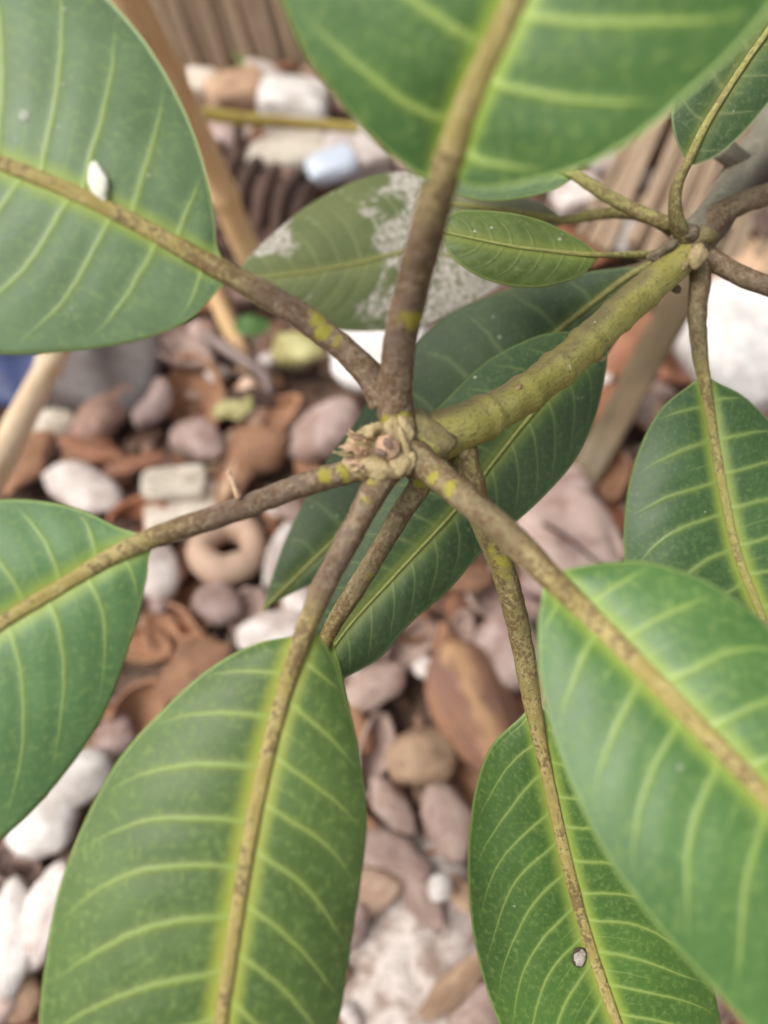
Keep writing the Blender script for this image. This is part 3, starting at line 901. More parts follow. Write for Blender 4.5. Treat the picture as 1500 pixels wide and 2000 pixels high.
def shards():
    r = random.Random(77)
    used = set()
    hosts = [o for o in COL.objects if o.get('group', '').endswith('loose in the bed')]
    r.shuffle(hosts)
    for n, host in enumerate(hosts[:110]):
        px, py, _ = project(np.array(host.location))
        if not (0 < px < 1300 and 500 < py < 1750): continue
        if (px - 445) ** 2 + (py - 1070) ** 2 < 110 ** 2 or (px - 1100) ** 2 + (py - 1050) ** 2 < 130 ** 2: continue
        p = ground(px, py)
        mk = sorted(MARKW, key=lambda q: (q[0][0] - p[0]) ** 2 + (q[0][1] - p[1]) ** 2)
        key, word = r.choice((('tan', 'tan'), ('husk_pink', 'mauve'), ('husk', 'brown'), ('pale', 'pale'), ('husk_dark', 'blackish'), ('rust', 'rusty')))
        L = r.uniform(50, 120); W = r.uniform(20, 46)
        lab = 'thin %s splinter on top of the bed by %s' % (word, mk[0][1])
        if lab in used: lab = 'thin %s splinter between %s and %s' % (word, mk[0][1], mk[1][1])
        if lab in used: continue
        used.add(lab)
        sp = lay('shell_splinter', CHIP[n % 5], px, py, L, W, r.uniform(0, 180), key, .9, r.uniform(.014, .024), 30, lab, 'splinter', '%s splinters on the bed' % word, n + 900)
        sp.location = (host.location.x + r.uniform(-.004, .004), host.location.y + r.uniform(-.004, .004), host.location.z + host.scale.z * .97)
shards()

# ------------------------------------------------------------------ the mango sapling
def leaf_mat(name, g1, g2, vein, halo, vs=1.0, rough=.42, dust=.0, white=None, spec=.5, hal=1.0, bloom=0.0):
    m = NT(name)
    lp = m.attr('lp', True); t = m.attr('t'); ph = m.attr('phase'); w = m.attr('w')
    n1 = m.noise(lp, 38, 4, .55)
    n2 = m.noise(lp, 620, 4, .6)
    nw = m.math('MULTIPLY', m.math('SUBTRACT', m.noise(lp, 105, 3), .5), .12)
    ph2 = m.math('ADD', ph, nw)
    vd = m.math('PINGPONG', ph2, .5)
    # main side veins: thicker near the midrib, fading towards the margin
    th = m.mapr(t, 0, 1, .070, .030, False)
    vmain = m.math('MULTIPLY', m.mapr(m.math('DIVIDE', vd, th), 1.5, .0), m.mapr(t, .99, .70))
    vhalo = m.math('MULTIPLY', m.mapr(vd, .19, .02), m.mapr(t, .95, .45))
    vd2 = m.math('PINGPONG', m.math('ADD', m.math('MULTIPLY', ph2, 1.0), .5), .5)
    vsec = m.math('MULTIPLY', m.mapr(vd2, .038, .0), m.math('MULTIPLY', m.mapr(t, .55, .2), m.mapr(n1, .42, .6)))
    # fine net
    net = m.voro(m.scale(lp, (1.0, 1.6, 1.0)), 640, 'DISTANCE_TO_EDGE')
    netl = m.mapr(net, .10, .0)
    net3 = m.noise(m.scale(lp, (900, 130, 1)), 1.0, 3, .6)
    c = m.mix(m.mapr(n1, .32, .68), g1, g2)
    c = m.mix(m.math('MULTIPLY', m.mapr(n2, .46, .75), .30), c, vein)
    c = m.mix(m.math('MULTIPLY', netl, .07), c, vein)
    c = m.mix(m.math('MULTIPLY', m.mapr(net3, .55, .8), .12), c, vein)
    c = m.mix(m.math('MULTIPLY', vhalo, .18 * vs), c, halo)
    c = m.mix(m.math('MULTIPLY', vsec, .32 * vs), c, vein)
    dm = m.math('MULTIPLY', t, w)
    mh = m.mapr(dm, .0060, .0016)
    c = m.mix(m.math('MULTIPLY', mh, .72 * hal, True), c, halo)
    c = m.mix(m.math('MULTIPLY', m.mapr(dm, .0032, .0016), .40 * hal, True), c, srgb(170, 168, 78))
    c = m.mix(m.math('MULTIPLY', vmain, .58 * vs), c, vein)
    # thin pale cartilage at the margin
    ed = m.mapr(m.math('SUBTRACT', w, dm), .0011, .0004)
    c = m.mix(m.math('MULTIPLY', ed, .55), c, vein)
    rgh = m.mapr(n2, .3, .7, rough + .03, rough + .17, False)
    if dust:
        sp = m.voro(lp, 230, 'F1')
        spr = m.noise(lp, 60, 3)
        fle = m.math('MULTIPLY', m.mapr(sp, .20, .06), m.mapr(spr, .52, .62))
        c = m.mix(m.math('MULTIPLY', fle, dust), c, srgb(196, 202, 186))
    if white:
        s0, s1, amt = white
        sep = m.n('SeparateXYZ'); m.link(lp, sep.inputs[0])
        nn = m.noise(lp, 85, 6, .66, .6); nf = m.noise(lp, 420, 4, .65)
        reg = m.mapr(sep.outputs[0], s1, s0)
        al = m.math('ADD', m.math('ADD', nn, m.math('MULTIPLY', vmain, .06)), m.math('MULTIPLY', reg, amt))
        mk = m.math('MULTIPLY', m.mapr(al, .60, .74), m.mapr(nf, .28, .50))
        # a second crust at the far end of the leaf margin
        tipm = m.math('MULTIPLY', m.mapr(sep.outputs[0], .088, .108), m.mapr(sep.outputs[1], -.003, -.012))
        mk = m.math('MAXIMUM', mk, m.math('MULTIPLY', m.mapr(m.math('ADD', nn, m.math('MULTIPLY', tipm, .30)), .58, .74), m.mapr(tipm, .1, .5)))
        c = m.mix(mk, c, m.mix(m.mapr(nf, .35, .65), srgb(140, 134, 122), srgb(186, 180, 170)))
        rgh = m.math('MAXIMUM', rgh, m.math('MULTIPLY', mk, .9))
    m.link(c, m.b.inputs['Base Color'])
    m.link(rgh, m.b.inputs['Roughness'])
    m.b.inputs['Specular IOR Level'].default_value = spec
    m.b.inputs['Sheen Weight'].default_value = bloom
    m.b.inputs['Sheen Roughness'].default_value = .5
    m.b.inputs['Sheen Tint'].default_value = (.85, .95, .88, 1)
    h = m.math('ADD', m.math('MULTIPLY', vmain, .9), m.math('ADD', m.math('MULTIPLY', netl, .10), m.math('MULTIPLY', n2, .35)))
    m.link(m.bump(h, .35, .00035), m.b.inputs['Normal'])
    tr = m.n('BsdfTranslucent')
    m.link(m.mix(.5, c, halo), tr.inputs['Color'])
    mx = m.n('MixShader'); mx.inputs[0].default_value = .10
    m.link(m.b.outputs[0], mx.inputs[1]); m.link(tr.outputs[0], mx.inputs[2])
    m.link(mx.outputs[0], m.out.inputs['Surface'])
    return m.mat

def rib_mat():
    """petiole (al = 0) running into midrib (al = 1): grey-brown bark into straw with brown scurf and yellow lichen"""
    m = NT('stalk_bark')
    lp = m.attr('lp', True); mi = m.attr('mixf'); li = m.attr('lich'); tone = m.attr('tone')
    n1 = m.noise(lp, 170, 5, .62)
    n2 = m.noise(lp, 760, 5, .65)
    n3 = m.noise(m.scale(lp, (260, 700, 700)), 1.0, 4, .6)
    pet = m.mix(m.mapr(n1, .36, .64), srgb(112, 94, 80), srgb(144, 127, 104))
    pet = m.mix(m.math('MULTIPLY', tone, .75), pet, m.mix(m.mapr(n1, .36, .64), srgb(128, 124, 66), srgb(152, 146, 84)))
    mid = m.mix(m.mapr(n1, .38, .62), srgb(150, 136, 78), srgb(172, 158, 104))
    c = m.mix(mi, pet, mid)
    grn = m.attr('grn')
    c = m.mix(grn, c, m.mix(n1, srgb(132, 140, 74), srgb(160, 166, 98)))
    sc = m.mapr(m.math('ADD', m.math('MULTIPLY', n2, .7), m.math('ADD', m.math('MULTIPLY', n1, .6), m.math('MULTIPLY', m.noise(m.scale(lp, (55, 220, 220)), 1.0, 3), .5))), .86, 1.00)
    c = m.mix(m.math('MULTIPLY', m.math('MULTIPLY', sc, .75), m.math('SUBTRACT', 1.0, m.math('MULTIPLY', grn, .8))), c, srgb(88, 64, 42))
    c = m.mix(m.math('MULTIPLY', m.mapr(n3, .46, .30), .45), c, srgb(84, 72, 52))
    sp = m.mapr(m.noise(lp, 900, 2), .64, .74)
    c = m.mix(m.math('MULTIPLY', sp, .4), c, srgb(206, 192, 160))
    lm = m.mapr(m.math('ADD', li, m.math('MULTIPLY', m.math('SUBTRACT', m.noise(lp, 260, 4, .65), .5), 2.4)), .45, 1.05)
    c = m.mix(m.math('MULTIPLY', m.math('MULTIPLY', lm, m.mapr(li, .10, .45)), .8), c, m.mix(n2, srgb(136, 132, 44), srgb(176, 170, 56)))
    m.link(c, m.b.inputs['Base Color'])
    m.b.inputs['Roughness'].default_value = .72
    m.b.inputs['Specular IOR Level'].default_value = .3
    m.link(m.bump(m.math('ADD', n2, n3), .5, .0006), m.b.inputs['Normal'])
    return m.mat
RIB = rib_mat()

def stem_mat(name, a, b, dark, pale):
    m = NT(name)
    lp = m.attr('lp', True); al = m.attr('al')
    n1 = m.noise(m.scale(lp, (60, 200, 200)), 1.0, 5, .62, .4)
    n2 = m.noise(lp, 700, 5, .66)
    n3 = m.noise(m.scale(lp, (220, 1300, 1300)), 1.0, 4, .6)
    c = m.mix(m.mapr(n1, .34, .66), a, b)
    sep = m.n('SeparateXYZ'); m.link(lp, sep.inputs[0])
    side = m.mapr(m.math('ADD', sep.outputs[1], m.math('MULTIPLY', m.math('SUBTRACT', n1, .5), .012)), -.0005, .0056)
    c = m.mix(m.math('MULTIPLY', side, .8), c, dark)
    c = m.mix(m.math('MULTIPLY', m.mapr(n2, .50, .66), .6), c, dark)
    c = m.mix(m.math('MULTIPLY', m.mapr(n3, .42, .28), .5), c, dark)
    c = m.mix(m.math('MULTIPLY', m.mapr(m.noise(lp, 420, 3), .68, .74), .7), c, pale)
    m.link(c, m.b.inputs['Base Color'])
    m.b.inputs['Roughness'].default_value = .62
    m.b.inputs['Specular IOR Level'].default_value = .35
    m.link(m.bump(m.math('ADD', n2, n3), .5, .0007), m.b.inputs['Normal'])
    return m.mat
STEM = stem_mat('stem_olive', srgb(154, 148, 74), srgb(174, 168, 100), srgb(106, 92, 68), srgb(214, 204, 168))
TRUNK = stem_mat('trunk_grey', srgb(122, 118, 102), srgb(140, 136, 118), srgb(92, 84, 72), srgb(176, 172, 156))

plant = empty('mango_sapling', (0.46, 0.36, 0.0))
tag(plant, 'mango sapling with whorls of broad leathery veined leaves on an olive stem', 'sapling')

def A(l):
    return [at(*p) for p in l]

# stem from the lower node to the tip
stem_px = [(1352, 478, .2635), (1290, 540, .2565), (1200, 622, .247), (1100, 712, .236), (1000, 785, .224), (900, 836, .212), (830, 862, .2045), (775, 880, .2005), (728, 890, .198)]
SP = spline(A(stem_px), 120)
u = np.linspace(0, 1, 120)
srad = np.interp(u, [0, .04, .1, .5, .72, .82, .9, 1], [.0072, .0066, .0060, .0058, .0060, .0070, .0070, .0050])
for c_, a_ in ((.415, .13), (.515, .13), (.30, .08), (.74, .14), (.62, .08), (.20, .06)):
    srad = srad * (1 + a_ * np.exp(-((u - c_) / .012) ** 2))
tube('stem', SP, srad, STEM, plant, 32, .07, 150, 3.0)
# trunk below the node, running out to the right and down to the soil
TP = spline(A([(1345, 486, .264), (1385, 436, .274), (1440, 362, .292), (1500, 286, .318), (1570, 200, .352)]) + [np.array((.30, .36, .22)), np.array((.40, .365, .10)), np.array((.46, .36, -.02))], 90)
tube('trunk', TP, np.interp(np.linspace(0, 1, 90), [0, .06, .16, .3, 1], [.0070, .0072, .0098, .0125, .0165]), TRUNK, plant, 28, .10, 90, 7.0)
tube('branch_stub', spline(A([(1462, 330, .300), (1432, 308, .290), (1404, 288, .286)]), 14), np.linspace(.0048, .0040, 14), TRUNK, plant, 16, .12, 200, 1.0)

# leaf scars on the stem
def scar(px, py, d, w, h, ang, mat):
    c = at(px, py, d)
    vs = []
    for v in IV2:
        k = 1 + .25 * fnoise(v, 1.5, px)
        q = v * k
        x = q[0] * w * math.cos(ang) - q[1] * h * math.sin(ang)
        y = q[0] * w * math.sin(ang) + q[1] * h * math.cos(ang)
        vs.append(c + CX * x + CY * y - CF * q[2] * min(w, h) * .8)
    return mesh_obj('leaf_scar', vs, IF2, mat, plant, True, {'lp': np.array(IV2) * .006, 'al': np.zeros(len(IV2))})
SCAR = stem_mat('scar_pale', srgb(190, 170, 128), srgb(160, 138, 96), srgb(120, 92, 66), srgb(220, 210, 180))
for (px, py, d, w, h, a) in ((1119, 716, .2325, .0008, .0022, -.3), (1050, 722, .2335, .0020, .0014, .5), (962, 829, .2135, .0009, .0016, .2),
                             (908, 824, .2085, .0017, .0024, .3), (905, 882, .2085, .0016, .0020, .0), (1176, 700, .2440, .0016, .0012, .6), (893, 870, .2055, .0009, .0009, 0), (1010, 758, .2195, .0018, .0010, .6), (1150, 650, .2375, .0020, .0009, .7), (985, 812, .2155, .0010, .0013, .3), (1235, 600, .2445, .0009, .0014, .1), (1205, 640, .2425, .0010, .0010, .1), (868, 828, .2035, .0016, .0009, .4), (1085, 745, .2320, .0011, .0009, .2)):
    scar(px, py, d, w, h, a, SCAR)

def make_leaf(petiole, mid, left, right, mat, rp, fold=(0.0, 0.0), arch=.10, spacing=.0130, k=(.30, .45), kr=None, wave=.0, th=.00045,
              lich=(), tone=0.0, rg=0.0, base_t=.004, label=None, flare=.7, nu=150, nv=26, curl=(0.0, 0.0), seed=0, ribf=1.0):
    """one leaf = blade (the part) with petiole and midrib as sub-parts. petiole, mid: (px, py, depth); left, right: margins"""
    Mid = spline(A(mid), nu)
    _, _, md = project(Mid)
    uu = np.linspace(0, 1, nu)
    S_ = arclen(Mid)
    edges = []
    for E, f, cu in ((left, fold[0], curl[0]), (right, fold[1], curl[1])):
        e2 = spline([p[:2] for p in E], nu)
        ue = arclen(e2); ue = ue / ue[-1]
        dd = np.interp(ue, uu, md) + f * np.sin(np.pi * np.clip(ue, 0, 1)) ** .6
        edges.append(np.array([at(x, y, d) for (x, y), d in zip(e2, dd)]))
    verts, faces, lp, tt, ph, ww = [], [], [], [], [], []
    r = random.Random(seed)
    off = (r.uniform(-.2, .2), r.uniform(.25, .6))
    w1, w2 = r.uniform(0, 6), r.uniform(0, 6)
    ncol = nv + 1
    for side in (0, 1):
        E = edges[side]
        sg = -1 if side == 0 else 1
        kk = k if side == 0 else (kr or k)
        row = E - Mid
        W = np.linalg.norm(row, axis=1)
        T = np.gradient(Mid, axis=0)
        N = np.cross(T, row) * (1 if side == 0 else -1)
        N /= (np.linalg.norm(N, axis=1)[:, None] + 1e-12)
        # smooth and orient towards the sky
        if N[nu // 2] @ (CP - Mid[nu // 2]) < 0: N = -N
        ref = N[nu // 2].copy()
        for i in range(nu):
            if N[i] @ ref < 0: N[i] = -N[i]
        K = np.ones(15) / 15
        N = np.stack([np.convolve(np.pad(N[:, c], 7, mode='edge'), K, 'valid') for c in range(3)], 1)
        N /= np.linalg.norm(N, axis=1)[:, None]
        base = len(verts)
        for i in range(nu):
            for j in range(ncol):
                t = j / nv
                p = Mid[i] + row[i] * t
                phase = (S_[i] - W[i] * (kk[0] * t + kk[1] * t ** 2.4)) / spacing + off[side] + .06 * math.sin(S_[i] * 190 + w1 + side * 2) + .05 * math.sin(t * 4 + S_[i] * 80 + w2)
                h = arch * W[i] * 4 * t * (1 - t) * .5 + curl[side] * W[i] * t ** 3
                vd = abs(phase - round(phase))
                h += .00016 * math.exp(-(vd / .10) ** 2) * (1 - t) * min(1, t * 8) - .00025 * math.cos(2 * math.pi * phase) * t * (1 - t) * 2
                h += wave * W[i] * math.sin(S_[i] * 95 + w1 + side) * t * t
                h += .0007 * fnoise(p, 28, seed + 3.0) * min(1, t * 3)
                h -= .0008 * math.exp(-(t * W[i] / .004) ** 2)
                verts.append(p + N[i] * h)
                lp.append((S_[i], sg * t * W[i] + 1e-5 * seed, seed * .37)); tt.append(t); ph.append(phase); ww.append(W[i])
        for i in range(nu - 1):
            for j in range(nv):
                a, b, c, d = base + i * ncol + j, base + (i + 1) * ncol + j, base + (i + 1) * ncol + j + 1, base + i * ncol + j + 1
                faces.append((a, b, c, d) if side == 1 else (a, d, c, b))
    # orientation: make the upper face look at the sky
    V = np.array(verts)
    f = faces[(nu // 2) * nv + nv // 2]
    nn = np.cross(V[f[1]] - V[f[0]], V[f[2]] - V[f[0]])
    if nn @ (CP - V[f[0]]) < 0:
        faces = [x[::-1] for x in faces]
    # lower face, closed round the margin
    nrm = np.zeros_like(V)
    for f in faces:
        q = np.cross(V[f[2]] - V[f[0]], V[f[3]] - V[f[1]])
        for i in f: nrm[i] += q
    nrm /= (np.linalg.norm(nrm, axis=1)[:, None] + 1e-12)
    n0 = len(V)
    V2 = np.vstack([V, V - nrm * th])
    low = [tuple(n0 + i for i in f[::-1]) for f in faces]
    wall = []
    for side in (0, 1):
        base = side * nu * ncol
        for i in range(nu - 1):
            a, b = base + i * ncol + nv, base + (i + 1) * ncol + nv
            wall.append((a, b, n0 + b, n0 + a))
    dbl = lambda x: np.concatenate([np.asarray(x), np.asarray(x)])
    o = mesh_obj('leaf', V2, faces + low + wall, mat, plant, True, {'lp': dbl(lp), 't': dbl(tt), 'phase': dbl(ph), 'w': dbl(ww)})
    if label: o['label'] = label
    # petiole and midrib: one smooth path cut where the blade begins
    pts = A(petiole) + A(mid)[1:]
    full = spline(pts, 300)
    LL = arclen(full)
    cut = int(np.argmin(np.linalg.norm(full - A(mid)[0], axis=1)))
    rr = np.interp(LL / LL[-1], [0, LL[cut] / LL[-1], 1], [rp[0], rp[1], rp[2]])
    rr = rr * np.interp(LL - LL[cut], [-.012, .018], [1.0, .62])
    rr = rr * (1 + flare * np.exp(-LL / .0055))
    lift = np.zeros((300, 3))
    Tt = np.gradient(full, axis=0)
    for i in range(300):
        wv = np.clip((LL[i] - LL[cut]) / .012, 0, 1)
        lift[i] = -CF * rr[i] * (.04) * wv
    full = full + lift
    def lichen(x0, x1):
        def fn(al, s, ang):
            q = x0 + (x1 - x0) * al
            v = 0
            for (c0, wd, am, a0) in lich:
                v = max(v, am * math.exp(-((q - c0) / wd) ** 2) * (.12 + .88 * max(0, math.cos(ang - a0)) ** 1.3))
            return v
        return fn
    fc = cut / 299
    mixp = lambda al, s, ang: max(0, (al - .72) / .28) ** 1.4 * .75 * ribf
    mixm = lambda al, s, ang: min(1, .75 + al * 1.5) * ribf
    tn = lambda al, s, ang: tone
    tube('petiole', full[:cut + 1], rr[:cut + 1], RIB, o, 22, .08, 240, seed, caps='start', extra={'mixf': mixp, 'lich': lichen(0, 1), 'tone': tn, 'grn': lambda a, s, g_: rg * a * .6})
    tube('midrib', full[cut:], rr[cut:], RIB, o, 22, .08, 240, seed, caps='end', lp0=LL[cut], flat=np.interp(np.arange(300 - cut), [0, 25], [1, .42 if rg < .7 else .3]), extra={'mixf': mixm, 'lich': lambda a, s, g_: 0.0, 'tone': tn, 'grn': lambda a, s, g_: rg * min(1, .6 + a)})
    return o

G = dict(vein=srgb(150, 172, 92), halo=srgb(152, 174, 72))
def lm(name, a, b, **kw):
    d = dict(G); d.update(kw)
    return leaf_mat(name, srgb(*a), srgb(*b), **d)

LEAF = {}
LEAF['insect'] = make_leaf(
    [(752, 770, .200), (715, 725, .1965), (640, 655, .192), (545, 590, .187), (430, 527, .182)],
    [(430, 527, .182), (330, 472, .179), (190, 397, .175), (0, 318, .172), (-250, 235, .170), (-480, 170, .171)],
    [(450, 530), (432, 502), (422, 475), (419, 435), (400, 330), (360, 215), (290, 90), (215, 0), (100, -110), (-100, -170), (-320, -70), (-480, 165)],
    [(452, 546), (432, 562), (408, 588), (375, 622), (290, 660), (150, 685), (0, 692), (-150, 665), (-330, 500), (-480, 175)],
    lm('leaf_grey_green', (86, 112, 74), (102, 128, 90), rough=.38, dust=.2, bloom=.14), (.0034, .0032, .0018),
    fold=(.004, .006), arch=.10, spacing=.0108, k=(.12, .10), kr=(.25, .20), lich=((.45, .05, 1.3, 0), (.52, .07, 1.1, .5), (.38, .04, .9, 0)), seed=1,
    label='broad grey-green leaf carrying a white scale insect')
LEAF['top'] = make_leaf(
    [(782, 850, .2005), (772, 790, .1965), (778, 690, .1865), (806, 560, .170), (840, 430, .154), (872, 325, .143)],
    [(872, 325, .143), (905, 225, .137), (945, 130, .132), (1005, 0, .127), (1100, -240, .122), (1190, -540, .120)],
    [(838, 352), (820, 345), (760, 300), (690, 230), (610, 130), (560, 30), (525, -90), (550, -270), (750, -460), (1190, -545)],
    [(890, 352), (915, 362), (960, 368), (1050, 352), (1150, 322), (1250, 265), (1350, 180), (1450, 85), (1535, -30), (1590, -190), (1520, -390), (1195, -545)],
    lm('leaf_fresh_green', (54, 92, 36), (68, 106, 46), rough=.44, bloom=.05, vein=srgb(164, 186, 96), halo=srgb(150, 178, 62), vs=1.15, hal=1.35), (.0044, .0037, .0022),
    fold=(.004, -.002), arch=.10, spacing=.0112, k=(.20, .14), kr=(.04, .16), lich=((.50, .05, 1.2, .3), (.07, .05, 1.3, 0), (.72, .04, .6, -.6)), seed=2, flare=.45,
    label='big bright green leaf rising closest above the node with the bud')
LEAF['left'] = make_leaf(
    [(745, 893, .199), (690, 917, .1965), (600, 945, .194), (450, 1000, .190), (360, 1030, .187), (285, 1056, .185)],
    [(285, 1056, .185), (220, 1085, .184), (130, 1138, .182), (0, 1218, .179), (-180, 1350, .177), (-380, 1540, .178)],
    [(306, 1046), (276, 1042), (230, 1030), (170, 1000), (100, 981), (0, 975), (-120, 1000), (-260, 1130), (-350, 1330), (-380, 1535)],
    [(308, 1056), (293, 1082), (287, 1130), (260, 1240), (200, 1400), (100, 1545), (0, 1640), (-120, 1700), (-270, 1680), (-380, 1545)],
    lm('leaf_cool_green', (74, 110, 62), (88, 124, 76), rough=.40, bloom=.10), (.0031, .0030, .0016),
    fold=(.003, .006), arch=.10, spacing=.0104, k=(.14, .12), kr=(.18, .34), lich=((.10, .05, 1.5, 0), (.26, .035, 1.2, .2), (.18, .04, .9, 0)), seed=3,
    label='cool green leaf on the stalk with bright yellow lichen')
LEAF['wide'] = make_leaf(
    [(756, 905, .198), (735, 950, .1955), (690, 1035, .191), (640, 1130, .187), (600, 1222, .183)],
    [(600, 1222, .183), (565, 1320, .180), (530, 1440, .177), (492, 1610, .1735), (460, 1800, .170), (430, 2000, .1675), (400, 2230, .166), (378, 2470, .167)],
    [(590, 1228), (575, 1240), (500, 1255), (400, 1310), (300, 1400), (220, 1490), (150, 1620), (100, 1760), (75, 1900), (65, 2000), (85, 2150), (190, 2330), (376, 2474)],
    [(612, 1228), (632, 1252), (655, 1290), (690, 1400), (710, 1500), (720, 1600), (712, 1700), (690, 1850), (665, 2000), (610, 2180), (510, 2360), (380, 2474)],
    lm('leaf_mid_green', (64, 90, 36), (82, 108, 50), rough=.42, bloom=.06, halo=srgb(156, 166, 62), hal=1.25), (.0034, .0030, .0018),
    fold=(.006, .008), arch=.12, spacing=.0112, k=(.05, .32), kr=(.28, .28), lich=((.15, .05, .7, .3), (.28, .05, .6, -.2)), seed=4, curl=(-.05, -.06),
    label='wide mid-green leaf hanging over white pebbles')
LEAF['under'] = make_leaf(
    [(800, 890, .206), (822, 938, .2085), (785, 1000, .2105), (720, 1110, .214), (638, 1245, .219)],
    [(638, 1245, .219), (612, 1320, .222), (570, 1480, .225), (530, 1700, .226), (505, 1940, .228)],
    [(628, 1250), (600, 1275), (500, 1400), (435, 1600), (435, 1800), (503, 1945)],
    [(648, 1250), (664, 1300), (684, 1400), (696, 1550), (686, 1700), (630, 1850), (507, 1945)],
    lm('leaf_under', (66, 110, 52), (80, 126, 62)), (.0030, .0027, .0012), fold=(.004, .003), lich=((.12, .05, 1.0, 0), (.62, .10, .7, -.8)), tone=.4, seed=5, nv=16, nu=90,
    label='leaf hidden beneath the wide mid-green leaf')
LEAF['right_low'] = make_leaf(
    [(790, 880, .1995), (830, 908, .1965), (900, 966, .190), (1000, 1052, .178), (1075, 1128, .1705)],
    [(1075, 1128, .1705), (1130, 1182, .166), (1200, 1250, .161), (1350, 1405, .152), (1500, 1560, .1455), (1690, 1780, .141), (1880, 2020, .140)],
    [(1082, 1118), (1100, 1114), (1180, 1100), (1260, 1097), (1370, 1130), (1450, 1180), (1520, 1240), (1690, 1410), (1830, 1660), (1885, 2015)],
    [(1060, 1128), (1058, 1165), (1050, 1230), (1055, 1330), (1080, 1440), (1130, 1570), (1200, 1700), (1300, 1830), (1400, 1940), (1500, 2040), (1670, 2120), (1875, 2025)],
    lm('leaf_glossy_green', (56, 94, 38), (72, 110, 52), rough=.34, bloom=.08), (.0036, .0036, .0018),
    fold=(.004, -.002), arch=.14, spacing=.0112, k=(.22, .20), kr=(.16, .26), lich=((.36, .06, 1.0, 0), (.24, .05, .8, .2)), tone=.35, seed=6,
    label='large glossy leaf nearest its stalk crossing above the slender one')
LEAF['spot'] = make_leaf(
    [(893, 850, .2150), (908, 905, .2125), (932, 985, .2145), (985, 1120, .2215), (1022, 1270, .229), (1043, 1390, .2335)],
    [(1043, 1390, .2335), (1070, 1520, .2365), (1100, 1655, .2385), (1147, 1830, .240), (1206, 2000, .241), (1285, 2190, .243), (1375, 2370, .246)],
    [(1036, 1378), (1020, 1398), (960, 1460), (930, 1540), (915, 1650), (915, 1750), (930, 1870), (970, 2000), (1050, 2150), (1200, 2290), (1370, 2374)],
    [(1052, 1378), (1080, 1402), (1160, 1480), (1260, 1600), (1340, 1740), (1390, 1900), (1412, 1995), (1432, 2120), (1430, 2250), (1378, 2370)],
    lm('leaf_yellow_green', (56, 90, 30), (70, 106, 38), rough=.44), (.0042, .0032, .0021),
    fold=(.004, .002), arch=.16, spacing=.0108, k=(.40, .75), kr=(.22, .55), lich=((.42, .08, .9, -.2), (.30, .05, .6, 0)), tone=.8, seed=7, flare=.35, curl=(-.10, -.05),
    label='yellow-green leaf with a round grey blister by its midrib')
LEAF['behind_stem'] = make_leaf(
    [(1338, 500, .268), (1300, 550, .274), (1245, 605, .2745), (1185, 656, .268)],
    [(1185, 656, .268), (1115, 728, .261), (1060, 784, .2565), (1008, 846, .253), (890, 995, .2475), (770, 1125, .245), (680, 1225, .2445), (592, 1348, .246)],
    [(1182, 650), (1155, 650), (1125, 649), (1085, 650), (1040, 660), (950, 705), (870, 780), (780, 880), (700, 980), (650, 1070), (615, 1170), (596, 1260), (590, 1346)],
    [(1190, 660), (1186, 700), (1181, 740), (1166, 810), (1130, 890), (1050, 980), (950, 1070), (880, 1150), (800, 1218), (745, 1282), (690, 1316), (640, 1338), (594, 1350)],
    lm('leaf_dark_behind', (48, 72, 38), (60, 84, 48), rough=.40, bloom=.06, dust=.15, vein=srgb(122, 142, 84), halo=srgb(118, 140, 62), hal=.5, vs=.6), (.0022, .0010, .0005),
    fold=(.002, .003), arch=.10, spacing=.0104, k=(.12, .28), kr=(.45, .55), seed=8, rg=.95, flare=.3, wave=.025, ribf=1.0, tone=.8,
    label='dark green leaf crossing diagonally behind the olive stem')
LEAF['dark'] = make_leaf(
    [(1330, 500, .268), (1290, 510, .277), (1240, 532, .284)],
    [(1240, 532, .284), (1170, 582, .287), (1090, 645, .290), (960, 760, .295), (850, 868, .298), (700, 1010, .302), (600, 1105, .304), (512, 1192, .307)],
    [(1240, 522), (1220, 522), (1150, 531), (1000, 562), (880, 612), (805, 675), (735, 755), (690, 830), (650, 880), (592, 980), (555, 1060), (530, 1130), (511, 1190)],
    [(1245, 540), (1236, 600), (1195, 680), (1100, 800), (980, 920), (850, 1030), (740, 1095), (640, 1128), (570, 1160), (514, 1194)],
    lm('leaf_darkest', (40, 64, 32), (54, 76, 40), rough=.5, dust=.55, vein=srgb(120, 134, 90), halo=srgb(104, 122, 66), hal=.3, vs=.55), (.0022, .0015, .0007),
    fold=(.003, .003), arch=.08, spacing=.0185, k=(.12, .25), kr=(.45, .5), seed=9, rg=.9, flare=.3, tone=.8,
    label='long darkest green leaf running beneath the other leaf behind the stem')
LEAF['stained'] = make_leaf(
    [(1325, 505, .275), (1240, 525, .296), (1120, 548, .314), (1000, 532, .324)],
    [(1000, 532, .324), (900, 508, .327), (820, 487, .329), (700, 513, .331), (590, 532, .333), (455, 548, .336)],
    [(1000, 518), (960, 450), (900, 385), (845, 350), (795, 335), (745, 340), (690, 355), (600, 402), (540, 450), (490, 497), (454, 544)],
    [(1000, 545), (972, 563), (900, 602), (830, 638), (740, 647), (640, 642), (550, 615), (490, 585), (454, 552)],
    lm('leaf_stained', (74, 88, 44), (90, 100, 52), rough=.6, dust=.5, white=(.030, .085, .30), vein=srgb(134, 140, 92), halo=srgb(120, 128, 70), hal=.2, vs=.55), (.0020, .0010, .0006),
    fold=(.003, .004), arch=.08, spacing=.0098, k=(.20, .35), kr=(.35, .5), seed=10, rg=.8, flare=.3, ribf=.9,
    label='dull olive leaf with chalky white crusts')
